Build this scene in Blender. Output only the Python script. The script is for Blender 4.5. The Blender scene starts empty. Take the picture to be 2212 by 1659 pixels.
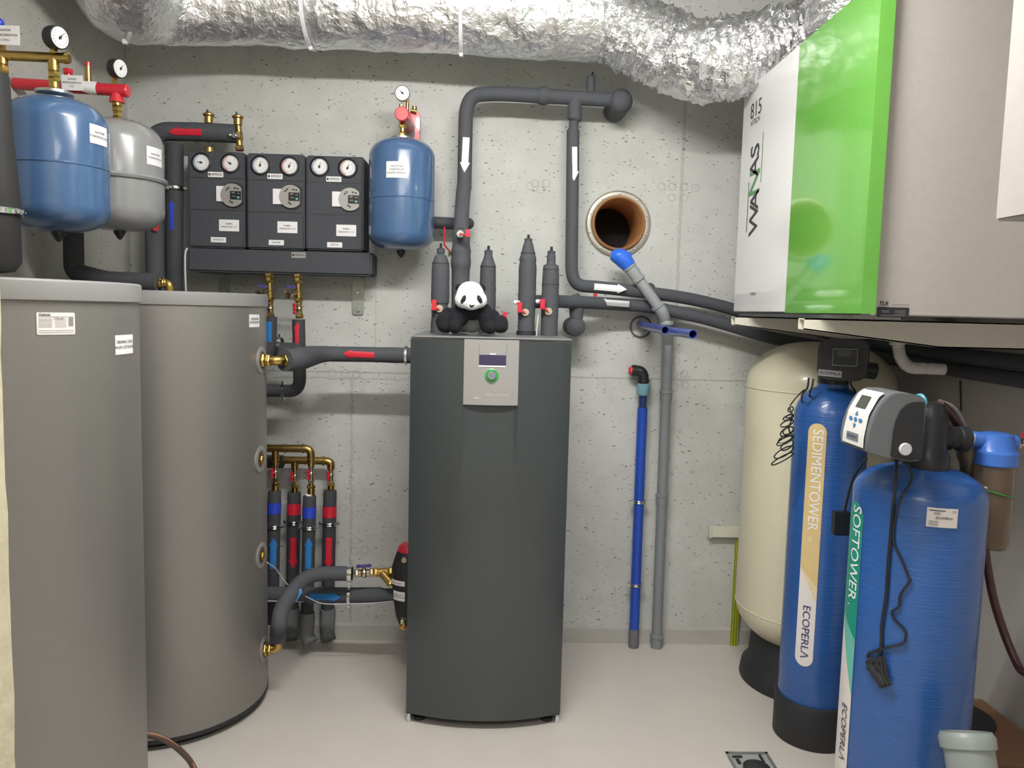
import bpy, bmesh, math, random
from mathutils import Vector, Matrix, noise
V = Vector
random.seed(7)
SC = bpy.context.scene
COL = SC.collection
IW, IH, FPX, CH = 2212, 1659, 1700.0, 1.6
YAW, PIT, ROL = math.radians(1.735), math.radians(5.34), math.radians(1.416)

# ------------------------------------------------------------ camera
cyw, syw, cp, sp = math.cos(YAW), math.sin(YAW), math.cos(PIT), math.sin(PIT)
FW = V((syw*cp, cyw*cp, -sp)); R0 = V((cyw, -syw, 0)); U0 = R0.cross(FW)
CR = R0*math.cos(ROL) + U0*math.sin(ROL); CU = -R0*math.sin(ROL) + U0*math.cos(ROL)
cd = bpy.data.cameras.new('camera'); cam = bpy.data.objects.new('camera', cd); COL.objects.link(cam)
cd.sensor_fit = 'HORIZONTAL'; cd.sensor_width = 36; cd.lens = 36*FPX/IW; cd.clip_start = .02
cam.matrix_world = Matrix(((CR.x, CU.x, -FW.x, 0), (CR.y, CU.y, -FW.y, 0), (CR.z, CU.z, -FW.z, CH), (0, 0, 0, 1)))
SC.camera = cam

# ------------------------------------------------------------ light and exposure
W = bpy.data.worlds.new('world'); SC.world = W; W.use_nodes = True
W.node_tree.nodes['Background'].inputs[0].default_value = (.9, .95, 1, 1)
W.node_tree.nodes['Background'].inputs[1].default_value = .3
SC.view_settings.view_transform = 'Standard'; SC.view_settings.look = 'None'
SC.view_settings.exposure = 0.0; SC.view_settings.gamma = 1; SC.view_settings.use_curve_mapping = False
LAMPS = [((.07, 1.72), 1.15, .06, 2.84, 22, 150), ((.1, -.75), 1.5, 1.3, 3.0, 23, 2.4)]   # (x,y), length, width, height, watts, glow: hanging batten, then an unseen panel added as fill behind the camera
CEIL = 3.05
def area(loc, sx, sy, w, col=(1, .99, .965)):
    l = bpy.data.lights.new('batten_or_fill_light', 'AREA'); l.shape = 'RECTANGLE'; l.size = sx; l.size_y = sy
    l.energy = w; l.color = col
    o = bpy.data.objects.new('batten_or_fill_light', l); COL.objects.link(o); o.location = loc
    return o

# ------------------------------------------------------------ photo-frame to world helpers (real depths are given)
def ray(x, y): return FW + CR*((x-IW/2)/FPX) - CU*((y-IH/2)/FPX)
def P(x, y, Y): d = ray(x, y); return d*(Y/d.y) + V((0, 0, CH))
def PZ(x, y, z): d = ray(x, y); return d*((z-CH)/d.z) + V((0, 0, CH))
def PX(x, y, X): d = ray(x, y); return d*(X/d.x) + V((0, 0, CH))
def PC(x, y, cx, cy, R):
    d = ray(x, y); a = d.x**2+d.y**2; b = -2*(d.x*cx+d.y*cy); c = cx*cx+cy*cy-R*R
    q = b*b-4*a*c
    t = (-b - math.sqrt(max(q, 0)))/(2*a)
    return d*t + V((0, 0, CH))
def px(n, Y): return n*Y/FPX

# ------------------------------------------------------------ materials
def lin(c):
    return tuple((v/255/12.92 if v/255 <= .04045 else ((v/255+.055)/1.055)**2.4) for v in c) + (1,)
class NT:
    def __init__(s, m): m.use_nodes = True; s.t = m.node_tree; s.b = s.t.nodes['Principled BSDF']
    def n(s, ty, ins=None, **kw):
        n = s.t.nodes.new(ty)
        for k, v in kw.items(): setattr(n, k, v)
        for k, v in (ins or {}).items():
            if isinstance(v, bpy.types.NodeSocket): s.t.links.new(v, n.inputs[k])
            else: n.inputs[k].default_value = v
        return n
    def m(s, op, a, b=0.0, c=0.0, clamp=False):
        n = s.n('ShaderNodeMath', {0: a, 1: b, 2: c}, operation=op); n.use_clamp = clamp; return n.outputs[0]
    def l(s, a, b): s.t.links.new(a, b)
    def mix(s, f, a, b): 
        n = s.n('ShaderNodeMix', data_type='RGBA')
        for i, v in ((0, f), (6, a), (7, b)):
            if isinstance(v, bpy.types.NodeSocket): s.t.links.new(v, n.inputs[i])
            else: n.inputs[i].default_value = v
        return n.outputs[2]
MATS = {}
def mat(name, col, rough=.5, metal=0, bump=0, bscale=60, var=0, coat=0, spec=.5, emit=None, es=1, trans=0, sheen=0, stretch=(1,1,1)):
    if name in MATS: return MATS[name]
    m = bpy.data.materials.new(name); t = NT(m); b = t.b
    b.inputs['Base Color'].default_value = lin(col); b.inputs['Roughness'].default_value = rough
    b.inputs['Metallic'].default_value = metal; b.inputs['Coat Weight'].default_value = coat
    b.inputs['Coat Roughness'].default_value = .06; b.inputs['Specular IOR Level'].default_value = spec
    b.inputs['Transmission Weight'].default_value = trans; b.inputs['Sheen Weight'].default_value = sheen
    if emit: b.inputs['Emission Color'].default_value = lin(emit); b.inputs['Emission Strength'].default_value = es
    tc = t.n('ShaderNodeTexCoord'); mp = t.n('ShaderNodeMapping', {0: tc.outputs['Object'], 3: stretch})
    ns = t.n('ShaderNodeTexNoise', {'Vector': mp.outputs[0], 'Scale': bscale, 'Detail': 4.0})
    k = var or .04
    c = lin(col); d = tuple(max(0, v*(1-k*2)) for v in c[:3])+(1,); e = tuple(min(1, v*(1+k)) for v in c[:3])+(1,)
    t.l(t.mix(ns.outputs[0], d, e), b.inputs['Base Color'])
    if bump:
        bp = t.n('ShaderNodeBump', {'Strength': bump, 'Distance': .004, 'Height': ns.outputs[0]}); t.l(bp.outputs[0], b.inputs['Normal'])
    MATS[name] = m; return m
foam = mat('black_foam', (76, 78, 84), .8, bump=.25, bscale=90, var=.1)
foam2 = mat('black_foam_dark', (64, 65, 70), .75, bump=.3, bscale=60, var=.12)
fgrey = mat('grey_foam_sleeve', (112, 114, 116), .85, bump=.4, bscale=80)
blackp = mat('black_plastic', (34, 36, 40), .35, bump=.05)
blackm = mat('matt_black_plastic', (40, 41, 44), .6, bump=.1)
epp = mat('moulded_foam_casing', (68, 70, 76), .82, bump=.35, bscale=220, var=.08)
brass = mat('brass', (200, 168, 98), .22, 1, bump=.15, bscale=40, var=.1)
brassd = mat('dull_brass', (182, 152, 92), .34, 1, bump=.2, bscale=50, var=.2)
nickel = mat('nickel_brass', (200, 185, 160), .25, 1, bump=.1)
zinc = mat('galvanised_steel', (200, 203, 205), .3, 1, bump=.15, bscale=30, var=.1)
zincm = mat('bracket_steel', (168, 172, 170), .42, .8, bump=.1, bscale=30, var=.1)
chrome = mat('chrome', (225, 228, 230), .12, 1)
redp = mat('red_plastic', (205, 40, 60), .35)
redm = mat('red_enamel', (200, 42, 58), .3, coat=.4)
purple = mat('purple_handle', (70, 62, 125), .4)
white = mat('white_paper', (232, 230, 232), .6)
ink = mat('black_ink', (58, 56, 60), .6)
inkb = mat('blue_ink', (52, 62, 105), .5)
wtape = mat('white_arrow_vinyl', (245, 245, 247), .35)
sil = mat('silver_arrow_vinyl', (185, 190, 192), .3, .3)
rtape = mat('red_vinyl', (205, 38, 58), .35)
btape = mat('blue_vinyl', (42, 120, 190), .35)
bbtape = mat('dark_blue_tape', (45, 70, 190), .35)
vblue = mat('vessel_blue', (68, 98, 138), .22, coat=.6, bump=.03, bscale=200)
vgrey = mat('vessel_grey', (136, 136, 137), .25, coat=.5, bump=.03, bscale=200)
gsteel = mat('brushed_grey_jacket', (148, 145, 142), .4, .6, bump=.04, bscale=40, var=.03, stretch=(1, 1, 6))
lid = mat('grey_plastic_lid', (132, 131, 131), .5, bump=.03, bscale=150)
hpm = mat('anthracite_enamel', (70, 75, 77), .24, .25, coat=.25, bump=.02, bscale=300)
hpin = mat('heat_pump_side_metal', (140, 142, 145), .4, .5)
silver = mat('silver_plastic', (168, 166, 164), .36, .35, bump=.03, bscale=300)
dispm = mat('dark_violet_display', (62, 56, 84), .2)
greenl = mat('green_glow_ring', (62, 150, 76), .3, emit=(70, 190, 90), es=.12)
knobm = mat('knob_grey', (120, 128, 134), .4)
unitw = mat('white_powder_coat', (236, 236, 236), .16, coat=.5, bump=.015, bscale=250)
unitg = mat('green_gloss_sheet', (104, 170, 72), .1, coat=.8)
unitgd = mat('green_gloss_edge', (92, 156, 70), .14, coat=.5)
beige = mat('cream_bracket_enamel', (222, 218, 202), .4)
blck = mat('black_sticker', (50, 48, 54), .4)
cream = mat('cream_tank_paint', (222, 216, 190), .3, coat=.2, bump=.05, bscale=120)
tblue = mat('blue_fibreglass', (44, 92, 162), .27, coat=.35, bump=.5, bscale=14, var=.12, stretch=(1, 1, 14))
tan = mat('tan_label', (222, 196, 140), .4); tan2 = mat('light_tan_label', (232, 214, 176), .4)
pale = mat('pale_label', (232, 226, 224), .4)
teal = mat('teal_label', (22, 150, 130), .35); teal2 = mat('light_teal_label', (110, 195, 178), .35)
gpvc = mat('grey_pvc', (132, 136, 138), .35, bump=.05)
gpvcl = mat('light_grey_pvc', (152, 156, 157), .4, bump=.05)
gsock = mat('grey_green_pvc', (140, 148, 144), .4, bump=.05)
bpipe = mat('blue_pipe', (38, 78, 178), .3, bump=.15, bscale=25)
bpipe2 = mat('violet_blue_pipe', (62, 80, 160), .25)
navy = mat('navy_pipe', (30, 50, 95), .35)
cyan = mat('blue_grey_nut', (120, 165, 180), .4)
bagb = mat('blue_plastic_wrap', (50, 110, 225), .3, bump=.8, bscale=25)
brown = mat('brown_sewer_pipe', (172, 124, 82), .35, bump=.05)
earth = mat('dark_soil', (22, 20, 22), .9)
cardb = mat('cardboard', (150, 112, 84), .85, bump=.2)
ygreen = mat('yellow_green_cable', (205, 200, 50), .45)
cgreen = mat('green_cable_stripe', (60, 120, 50), .45)
trunk = mat('cable_trunking', (214, 214, 198), .45)
capm = mat('tan_cap', (190, 172, 150), .5)
hfur = mat('panda_white_plush', (236, 235, 238), .95, bump=1, bscale=180, sheen=.6)
bfur = mat('panda_black_plush', (18, 21, 27), .95, bump=.6, bscale=260)
belly = mat('panda_belly_plush', (190, 196, 190), .95, bump=1, bscale=180)
hosem = mat('brown_hose', (88, 66, 58), .4, bump=.1)
hosed = mat('dark_red_hose', (72, 40, 44), .35)
wcable = mat('white_cable', (200, 200, 200), .5)
corr = mat('white_corrugated_plastic', (216, 210, 206), .45)
grctl = mat('controller_grey', (106, 110, 113), .45, bump=.1, bscale=300)
wctl = mat('controller_white', (232, 230, 226), .3)
lcd = mat('lcd_screen', (72, 74, 66), .2)
fblue = mat('filter_head_blue', (72, 122, 212), .3)
lblue = mat('light_blue_clip', (90, 165, 195), .4)
cart = mat('filter_cartridge', (146, 120, 96), .8)
greenc = mat('green_string', (60, 120, 60), .6)
lampm = mat('lamp_diffuser', (255, 255, 255), .5, emit=(255, 252, 245), es=9)
lamph = mat('lamp_housing', (225, 225, 225), .5)

def concrete(name, c1, c2, marks=True, painted=False):
    m = bpy.data.materials.new(name); t = NT(m); b = t.b
    tc = t.n('ShaderNodeTexCoord'); O = tc.outputs['Object']
    big = t.n('ShaderNodeTexNoise', {'Vector': O, 'Scale': 1.6, 'Detail': 5.0, 'Roughness': .6}).outputs[0]
    med = t.n('ShaderNodeTexNoise', {'Vector': O, 'Scale': 11.0, 'Detail': 6.0, 'Roughness': .65}).outputs[0]
    fine = t.n('ShaderNodeTexNoise', {'Vector': O, 'Scale': 170.0, 'Detail': 3.0}).outputs[0]
    f = t.m('ADD', t.m('MULTIPLY', big, .6), t.m('MULTIPLY', med, .4))
    f = t.m('MULTIPLY', t.m('SUBTRACT', f, .35), 3.0, clamp=True)
    col = t.mix(f, lin(c1), lin(c2))
    h = t.m('MULTIPLY', fine, .25)
    if not painted:
        sx = t.n('ShaderNodeSeparateXYZ', {0: O}); X, Y, Z = sx.outputs
        # air bubbles left by the formwork, slanted and of uneven size
        for sc, th, gate, dx in ((20, .085, .66, 0), (38, .13, .6, 3.3), (64, .15, .55, 5.9), (11, .035, .8, 7.7)):
            mp = t.n('ShaderNodeMapping', {0: O, 1: (dx, 0, dx*.7), 2: (0, .6, 0), 3: (.55, 1, 1.5)})
            vo = t.n('ShaderNodeTexVoronoi', {'Vector': mp.outputs[0], 'Scale': float(sc)})
            nz = t.m('MULTIPLY', t.m('SUBTRACT', fine, .5), .09)
            r = t.n('ShaderNodeSeparateColor', {0: vo.outputs['Color']}).outputs[0]
            g = t.m('GREATER_THAN', r, gate)
            d = t.m('LESS_THAN', t.m('ADD', vo.outputs['Distance'], nz), t.m('MULTIPLY', r, th*1.3))
            hole = t.m('MULTIPLY', g, d)
            col = t.mix(t.m('MULTIPLY', hole, .75), col, lin((92, 90, 84)))
            h = t.m('SUBTRACT', h, t.m('MULTIPLY', hole, 1.2))
        if marks:
            def seam(coord, at, amp, wd, lo, hi, other, strength):
                nonlocal col, h
                nz = t.n('ShaderNodeTexNoise', {'Vector': O, 'Scale': 34.0, 'Detail': 4.0}).outputs[0]
                e = t.m('ABSOLUTE', t.m('ADD', t.m('SUBTRACT', coord, at), t.m('MULTIPLY', t.m('SUBTRACT', nz, .5), amp)))
                mk = t.m('MULTIPLY', t.m('LESS_THAN', e, wd), t.m('MULTIPLY', t.m('GREATER_THAN', other, lo), t.m('LESS_THAN', other, hi)))
                col = t.mix(t.m('MULTIPLY', mk, strength), col, lin((128, 126, 116))); h = t.m('SUBTRACT', h, mk)
            q = P(758, 1000, 3.7); seam(X, q.x, .03, .004, 0, 1.28, Z, .3); seam(X, q.x+.007, .05, .0022, 0, 1.3, Z, .3)
            q = P(1476, 350, 3.7); seam(X, q.x, .02, .005, 1.28, 3, Z, .3); seam(X, q.x-.008, .012, .002, 1.28, 3, Z, .35)
            q = P(920, 808, 3.7); seam(Z, q.z, .012, .003, -2, 3, X, .5); seam(Z, q.z-.03, .03, .0025, -1, -.2, X, .45)
            seam(X, P(812, 600, 3.7).x, .004, .0015, 1.4, 2.4, Z, .35); seam(X, P(1228, 900, 3.7).x, .01, .002, 0, 2.4, Z, .2)
            rings = [(1429,403),(1452,403),(1478,404),(1502,406),(1451,427),(1477,428),(1155,396),(1180,396),(1168,410),(1145,402),(1460,780),(1455,808),(1478,808),(1480,832),(1458,836),(1420,798),(1612,808),(1614,830),(742,1097),(768,1168),(766,1190),(788,1188),(1600,1098),(1608,1112),(718,806),(745,806),(770,808)]
            tot = None
            for (a, c) in rings:
                w = P(a, c, 3.7); rad = .017
                dd = t.m('SQRT', t.m('ADD', t.m('POWER', t.m('ABSOLUTE', t.m('SUBTRACT', X, w.x)), 2), t.m('POWER', t.m('ABSOLUTE', t.m('SUBTRACT', Z, w.z)), 2)))
                rr = t.m('LESS_THAN', t.m('ABSOLUTE', t.m('SUBTRACT', dd, rad)), .0022)
                tot = rr if tot is None else t.m('MAXIMUM', tot, rr)
            col = t.mix(t.m('MULTIPLY', tot, .35), col, lin((120, 118, 110))); h = t.m('SUBTRACT', h, t.m('MULTIPLY', tot, .7))
    t.l(col, b.inputs['Base Color']); b.inputs['Roughness'].default_value = .88 if not painted else .82
    bp = t.n('ShaderNodeBump', {'Strength': .55 if not painted else .12, 'Distance': .003, 'Height': h}); t.l(bp.outputs[0], b.inputs['Normal'])
    return m
mconc = concrete('formed_concrete', (186, 187, 183), (206, 207, 204))
mconc2 = concrete('formed_concrete_side', (172, 170, 165), (192, 190, 185), marks=False)
mpaint = concrete('painted_wall', (196, 192, 187), (206, 202, 197), painted=True)
mceil = concrete('ceiling_concrete', (196, 197, 195), (212, 213, 211), painted=True)
mcove = concrete('cement_coving', (170, 168, 162), (184, 182, 176), painted=True)
mfloor = mat('painted_screed', (204, 197, 190), .32, bump=.05, bscale=6, var=.03)
mjamb = mat('rough_plaster_edge', (205, 196, 168), .9, bump=.8, bscale=30, var=.1)

def foil(name, sc, strength, rough):
    m = bpy.data.materials.new(name); t = NT(m); b = t.b
    O = t.n('ShaderNodeTexCoord').outputs['Object']
    b.inputs['Metallic'].default_value = 1; b.inputs['Base Color'].default_value = (.94, .94, .96, 1); b.inputs['Roughness'].default_value = rough
    nz = t.n('ShaderNodeTexNoise', {'Vector': O, 'Scale': sc*.5, 'Detail': 2.0})
    wv = t.n('ShaderNodeMix', {0: .12, 4: O, 5: nz.outputs[1]}, data_type='VECTOR').outputs[1]
    v1 = t.n('ShaderNodeTexVoronoi', {'Vector': wv, 'Scale': sc}).outputs['Distance']
    v2 = t.n('ShaderNodeTexVoronoi', {'Vector': wv, 'Scale': sc*2.7}).outputs['Distance']
    n2 = t.n('ShaderNodeTexNoise', {'Vector': O, 'Scale': sc*3.0, 'Detail': 3.0, 'Distortion': 1.5}).outputs[0]
    h = t.m('ADD', t.m('ADD', v1, t.m('MULTIPLY', v2, .4)), t.m('MULTIPLY', n2, .5))
    bp = t.n('ShaderNodeBump', {'Strength': strength, 'Distance': .012, 'Height': h}); t.l(bp.outputs[0], b.inputs['Normal'])
    return m
foil1 = foil('foil_jacket', 13, .9, .32)
foil2 = foil('crumpled_foil', 26, .6, .24)
def bowlmat():
    m = bpy.data.materials.new('smoky_brown_bowl'); t = NT(m); b = t.b
    b.inputs['Base Color'].default_value = lin((190, 160, 130)); b.inputs['Roughness'].default_value = .06
    b.inputs['Transmission Weight'].default_value = .85; b.inputs['IOR'].default_value = 1.2
    nz = t.n('ShaderNodeTexNoise', {'Scale': 20.0}); t.l(t.mix(nz.outputs[0], lin((196, 178, 160)), lin((216, 200, 184))), b.inputs['Base Color'])
    return m
bowlm = bowlmat()

# ------------------------------------------------------------ mesh building
def frame(axis):
    a = V(axis).normalized(); h = V((0, 0, 1)) if abs(a.z) < .9 else V((0, 1, 0))
    u = h.cross(a).normalized(); return a, u, a.cross(u)
class MB:
    def __init__(s): s.v = []; s.f = []; s.m = []; s.s = []
    def add(s, vs, fs, m=0, smooth=True):
        k = len(s.v); s.v += [V(a) for a in vs]
        for f in fs: s.f.append([i+k for i in f]); s.m.append(m); s.s.append(smooth)
        return s
    def bm(s, b, m=0, smooth=False, M=None):
        b.verts.ensure_lookup_table(); b.verts.index_update()
        s.add([(M @ v.co) if M else v.co.copy() for v in b.verts], [[v.index for v in f.verts] for f in b.faces], m, smooth); b.free(); return s
    def box(s, c, size, rot=None, bev=0, m=0, seg=2):
        b = bmesh.new(); bmesh.ops.create_cube(b, size=1)
        for v in b.verts: v.co = V((v.co.x*size[0], v.co.y*size[1], v.co.z*size[2]))
        if bev: bmesh.ops.bevel(b, geom=b.edges[:], offset=bev, segments=seg, affect='EDGES')
        M = Matrix.Translation(V(c))
        if rot is not None: M = M @ (rot.to_4x4() if isinstance(rot, Matrix) else Matrix.Rotation(rot, 4, 'Z'))
        return s.bm(b, m, bool(bev and seg > 2), M)
    def tube(s, pts, r, n=16, caps=True, m=0):
        pts = [V(p) for p in pts]; N = len(pts); rs = r if hasattr(r, '__len__') else [r]*N
        ts = []
        for i in range(N):
            a = pts[max(i-1, 0)]; b = pts[min(i+1, N-1)]
            if i and i < N-1: tg = (pts[i]-a).normalized()+(b-pts[i]).normalized()
            else: tg = b-a
            ts.append(tg.normalized() if tg.length > 1e-9 else V((0, 0, 1)))
        u = frame(ts[0])[1]; vs = []; fs = []
        for i in range(N):
            u = (u - ts[i]*u.dot(ts[i])).normalized(); w = ts[i].cross(u)
            for k in range(n):
                a = 2*math.pi*k/n; vs.append(pts[i]+(u*math.cos(a)+w*math.sin(a))*rs[i])
        for i in range(N-1):
            for k in range(n): fs.append([i*n+k, i*n+(k+1) % n, (i+1)*n+(k+1) % n, (i+1)*n+k])
        s.add(vs, fs, m, True)
        if caps:
            s.add(vs[:n], [list(range(n))[::-1]], m, False); s.add(vs[-n:], [list(range(n))], m, False)
        return s
    def lathe(s, prof, o, axis=(0, 0, 1), n=32, m=0, caps=True, up=None):
        a, u, w = frame(axis); o = V(o); vs = []; fs = []
        for r, h in prof:
            for k in range(n):
                t = 2*math.pi*k/n; vs.append(o+a*h+(u*math.cos(t)+w*math.sin(t))*r)
        for i in range(len(prof)-1):
            for k in range(n): fs.append([i*n+k, i*n+(k+1) % n, (i+1)*n+(k+1) % n, (i+1)*n+k])
        s.add(vs, fs, m, True)
        if caps:
            if prof[0][0] > 1e-4: s.add(vs[:n], [list(range(n))[::-1]], m, False)
            if prof[-1][0] > 1e-4: s.add(vs[-n:], [list(range(n))], m, False)
        return s
    def cyl(s, a, b, r, n=24, m=0): 
        a = V(a); b = V(b); L = (b-a).length; c = min(r*.12, L*.2)
        return s.lathe([(r-c, 0), (r, c), (r, L-c), (r-c, L)], a, b-a, n, m)
    def hexn(s, a, b, r, m=0): return s.lathe([(r*.9, 0), (r, r*.1), (r, (V(b)-V(a)).length-r*.1), (r*.9, (V(b)-V(a)).length)], a, V(b)-V(a), 6, m) if 0 else s._hex(V(a), V(b), r, m)
    def _hex(s, a, b, r, m):
        k = len(s.s); s.lathe([(r*.9, 0), (r, r*.12), (r, (b-a).length-r*.12), (r*.9, (b-a).length)], a, b-a, 6, m)
        for i in range(k, len(s.s)): s.s[i] = False
        return s
    def sph(s, c, r, n=20, m=0, rot=None):
        if not hasattr(r, '__len__'): r = (r, r, r)
        b = bmesh.new(); bmesh.ops.create_uvsphere(b, u_segments=n, v_segments=max(8, n*2//3), radius=1)
        M = Matrix.Translation(V(c)) @ (rot.to_4x4() if rot is not None else Matrix()) @ Matrix.Diagonal((r[0], r[1], r[2], 1))
        return s.bm(b, m, True, M)
    def torus(s, c, axis, R, r, n=32, k=10, m=0, a0=0, a1=2*math.pi):
        a, u, w = frame(axis); pts = []
        full = abs(a1-a0-2*math.pi) < 1e-6
        for i in range(n+1):
            t = a0+(a1-a0)*i/n; pts.append(V(c)+(u*math.cos(t)+w*math.sin(t))*R)
        return s.tube(pts, r, k, not full, m)
    def prism(s, poly, o, u, v, d, m=0, bev=0):
        o, u, v, d = V(o), V(u), V(v), V(d); n = len(poly)
        A = [o+u*x+v*y for x, y in poly]; B = [p+d for p in A]
        b = bmesh.new(); va = [b.verts.new(p) for p in A]; vb = [b.verts.new(p) for p in B]
        b.faces.new(va[::-1]); b.faces.new(vb)
        for i in range(n): b.faces.new([va[i], va[(i+1) % n], vb[(i+1) % n], vb[i]])
        if bev: bmesh.ops.bevel(b, geom=b.edges[:], offset=bev, segments=2, affect='EDGES')
        bmesh.ops.recalc_face_normals(b, faces=b.faces[:])
        return s.bm(b, m, False)
    def shape(s, poly, fn, cx=0, cy=0, m=0, thick=0):   # flat outline bent over a surface by fn(x, y, lift)
        b = bmesh.new(); f = b.faces.new([b.verts.new((x, y, 0)) for x, y in poly])
        return s._bend(b, fn, cx, cy, m, thick)
    def _bend(s, b, fn, cx, cy, m, thick=0):
        xs = [v.co.x for v in b.verts]; ys = [v.co.y for v in b.verts]
        for stp, lo, hi, ax in ((cx, min(xs), max(xs), 0), (cy, min(ys), max(ys), 1)):
            if not stp: continue
            n = int((hi-lo)/stp)
            for i in range(1, n+1):
                co = V((0, 0, 0)); no = V((0, 0, 0)); co[ax] = lo+i*(hi-lo)/(n+1); no[ax] = 1
                bmesh.ops.bisect_plane(b, geom=b.verts[:]+b.edges[:]+b.faces[:], plane_co=co, plane_no=no)
        bmesh.ops.recalc_face_normals(b, faces=b.faces[:])
        for v in b.verts: v.co = V(fn(v.co.x, v.co.y))
        return s.bm(b, m, True)
    def text(s, txt, fn, size, align='CENTER', m=0, cx=0, cy=0, bold=0, space=1, wide=1, shear=0):
        c = bpy.data.curves.new('t', 'FONT'); c.body = txt; c.size = size; c.align_x = align; c.align_y = 'CENTER'
        c.offset = bold*size; c.space_character = space; c.resolution_u = 3; c.shear = shear
        o = bpy.data.objects.new('t', c); COL.objects.link(o)
        me = bpy.data.meshes.new_from_object(o.evaluated_get(bpy.context.evaluated_depsgraph_get()))
        b = bmesh.new(); b.from_mesh(me)
        for v in b.verts: v.co.x *= wide
        bpy.data.objects.remove(o); bpy.data.curves.remove(c); bpy.data.meshes.remove(me)
        if not b.verts: b.free(); return s
        return s._bend(b, fn, cx, cy, m)
    def build(s, name, mats, parent=None, label=None):
        me = bpy.data.meshes.new(name); me.from_pydata([tuple(v) for v in s.v], [], s.f)
        for a in (mats if isinstance(mats, (list, tuple)) else [mats]): me.materials.append(a)
        me.polygons.foreach_set('material_index', s.m); me.polygons.foreach_set('use_smooth', s.s)
        b = bmesh.new(); b.from_mesh(me); bmesh.ops.recalc_face_normals(b, faces=b.faces[:]); b.to_mesh(me); b.free()
        me.update()
        if any(s.s):
            try: me.set_sharp_from_angle(angle=math.radians(40))
            except Exception: pass
        o = bpy.data.objects.new(name, me); COL.objects.link(o)
        if parent: o.parent = parent
        if label: o['label'] = label
        return o
ROOTS = []
def thing(name, label, cat, group=None):
    o = bpy.data.objects.new(name, None); COL.objects.link(o); o['label'] = label; o['category'] = cat; o.empty_display_size = .05
    if group: o['group'] = group
    ROOTS.append(o); return o
def tag(o, label, cat, group=None, kind=None):
    o['label'] = label; o['category'] = cat
    if group: o['group'] = group
    if kind: o['kind'] = kind
    ROOTS.append(o); return o
def struct(o): o['kind'] = 'structure'; return o
def desc(o):
    r = []
    for c in o.children: r.append(c); r += desc(c)
    return r
def finish():
    bpy.context.view_layer.update()
    for r in ROOTS:
        ms = [x for x in [r]+desc(r) if x.type == 'MESH']
        if not ms: continue
        if r.type == 'EMPTY' or True:
            lo = V((1e9,)*3); hi = -lo
            for o in ms:
                for v in o.data.vertices:
                    for i in range(3): lo[i] = min(lo[i], v.co[i]); hi[i] = max(hi[i], v.co[i])
            L = V(((lo.x+hi.x)/2, (lo.y+hi.y)/2, lo.z)); T = Matrix.Translation(-L)
            for o in ms: o.data.transform(T)
            for o in desc(r):
                if o.type == 'LIGHT': o.location = o.location - L
            r.location = L

def spline(pts, k=6):
    pts = [V(p) for p in pts]; q = [pts[0]*2-pts[1]]+pts+[pts[-1]*2-pts[-2]]; out = []
    for i in range(1, len(q)-2):
        a, b, c, d = q[i-1:i+3]
        for j in range(k):
            t = j/k; out.append(.5*((2*b)+(c-a)*t+(2*a-5*b+4*c-d)*t*t+(3*b-a-3*c+d)*t**3))
    return out+[pts[-1]]
def fillet(pts, rad, k=7):
    pts = [V(p) for p in pts]; out = [pts[0]]
    for i in range(1, len(pts)-1):
        a, b, c = pts[i-1:i+2]; r = rad[i-1] if hasattr(rad, '__len__') else rad
        l1 = min(r, (a-b).length*.48); l2 = min(r, (c-b).length*.48)
        p = b+(a-b).normalized()*l1; q = b+(c-b).normalized()*l2
        for j in range(k+1):
            t = j/k; out.append(p*(1-t)**2+b*2*t*(1-t)+q*t*t)
    return out+[pts[-1]]
def cylfn(o, ax, nrm, r, e=.0012):
    o = V(o); a = V(ax).normalized(); n = V(nrm); n = (n-a*n.dot(a)).normalized(); b = a.cross(n)
    return lambda s, t: o+a*s+(n*math.cos(t/r)+b*math.sin(t/r))*(r+e)
def vcyl(cx, cy, R, a, z, e=.0012):    # wraps (x right, y up) round an upright cylinder at azimuth a from the camera side
    return lambda x, y: V((cx+(R+e)*math.sin(a+x/R), cy-(R+e)*math.cos(a+x/R), z+y))
def flat(o, u, v): 
    o, u, v = V(o), V(u), V(v); return lambda x, y: o+u*x+v*y
def rrect(w, h, r=0, k=3):
    if not r: return [(-w/2, -h/2), (w/2, -h/2), (w/2, h/2), (-w/2, h/2)]
    o = []
    for cx, cy, a in ((w/2-r, h/2-r, 0), (-w/2+r, h/2-r, 90), (-w/2+r, -h/2+r, 180), (w/2-r, -h/2+r, 270)):
        for j in range(k+1): t = math.radians(a+90*j/k); o.append((cx+r*math.cos(t), cy+r*math.sin(t)))
    return o
def arrow_poly(L, w): h = min(L*.3, w*.95); return [(0, -w*.32), (L-h, -w*.32), (L-h, -w*.5), (L, 0), (L-h, w*.5), (L-h, w*.32), (0, w*.32)]
def arrow(parent, A, B, r, m, w=None, name='flow_arrow', e=.0015, nrm=None):
    A = V(A); B = V(B); mid = (A+B)/2; w = w or r*1.3
    MB().shape(arrow_poly((B-A).length, w), cylfn(A, B-A, nrm or (V((0, 0, CH))-mid), r, e), .01, w/5).build(name, m, parent)
def lines(mb, fn, rows, y0, dy, size, m=1, **kw):
    for i, tx in enumerate(rows): mb.text(tx, (lambda x, y, i=i: fn(x, y0-dy*i+y)), size, m=m, **kw)
def up(fn, e): return fn
def sticker(parent, w, h, fnf, rows=(), size=.01, dy=None, cx=0, mat1=None, rr=.002, name='sticker', ym=0, bold=.005):
    fa = fnf(.001); fb = fnf(.0018); mb = MB().shape(rrect(w, h, rr), fa, cx, 0)
    n = len(rows); dy = dy or size*1.35
    lines(mb, fb, rows, (n-1)*dy/2+ym, dy, size, cx=cx, bold=bold)
    return mb.build(name, [mat1 or white, ink], parent)
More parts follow.
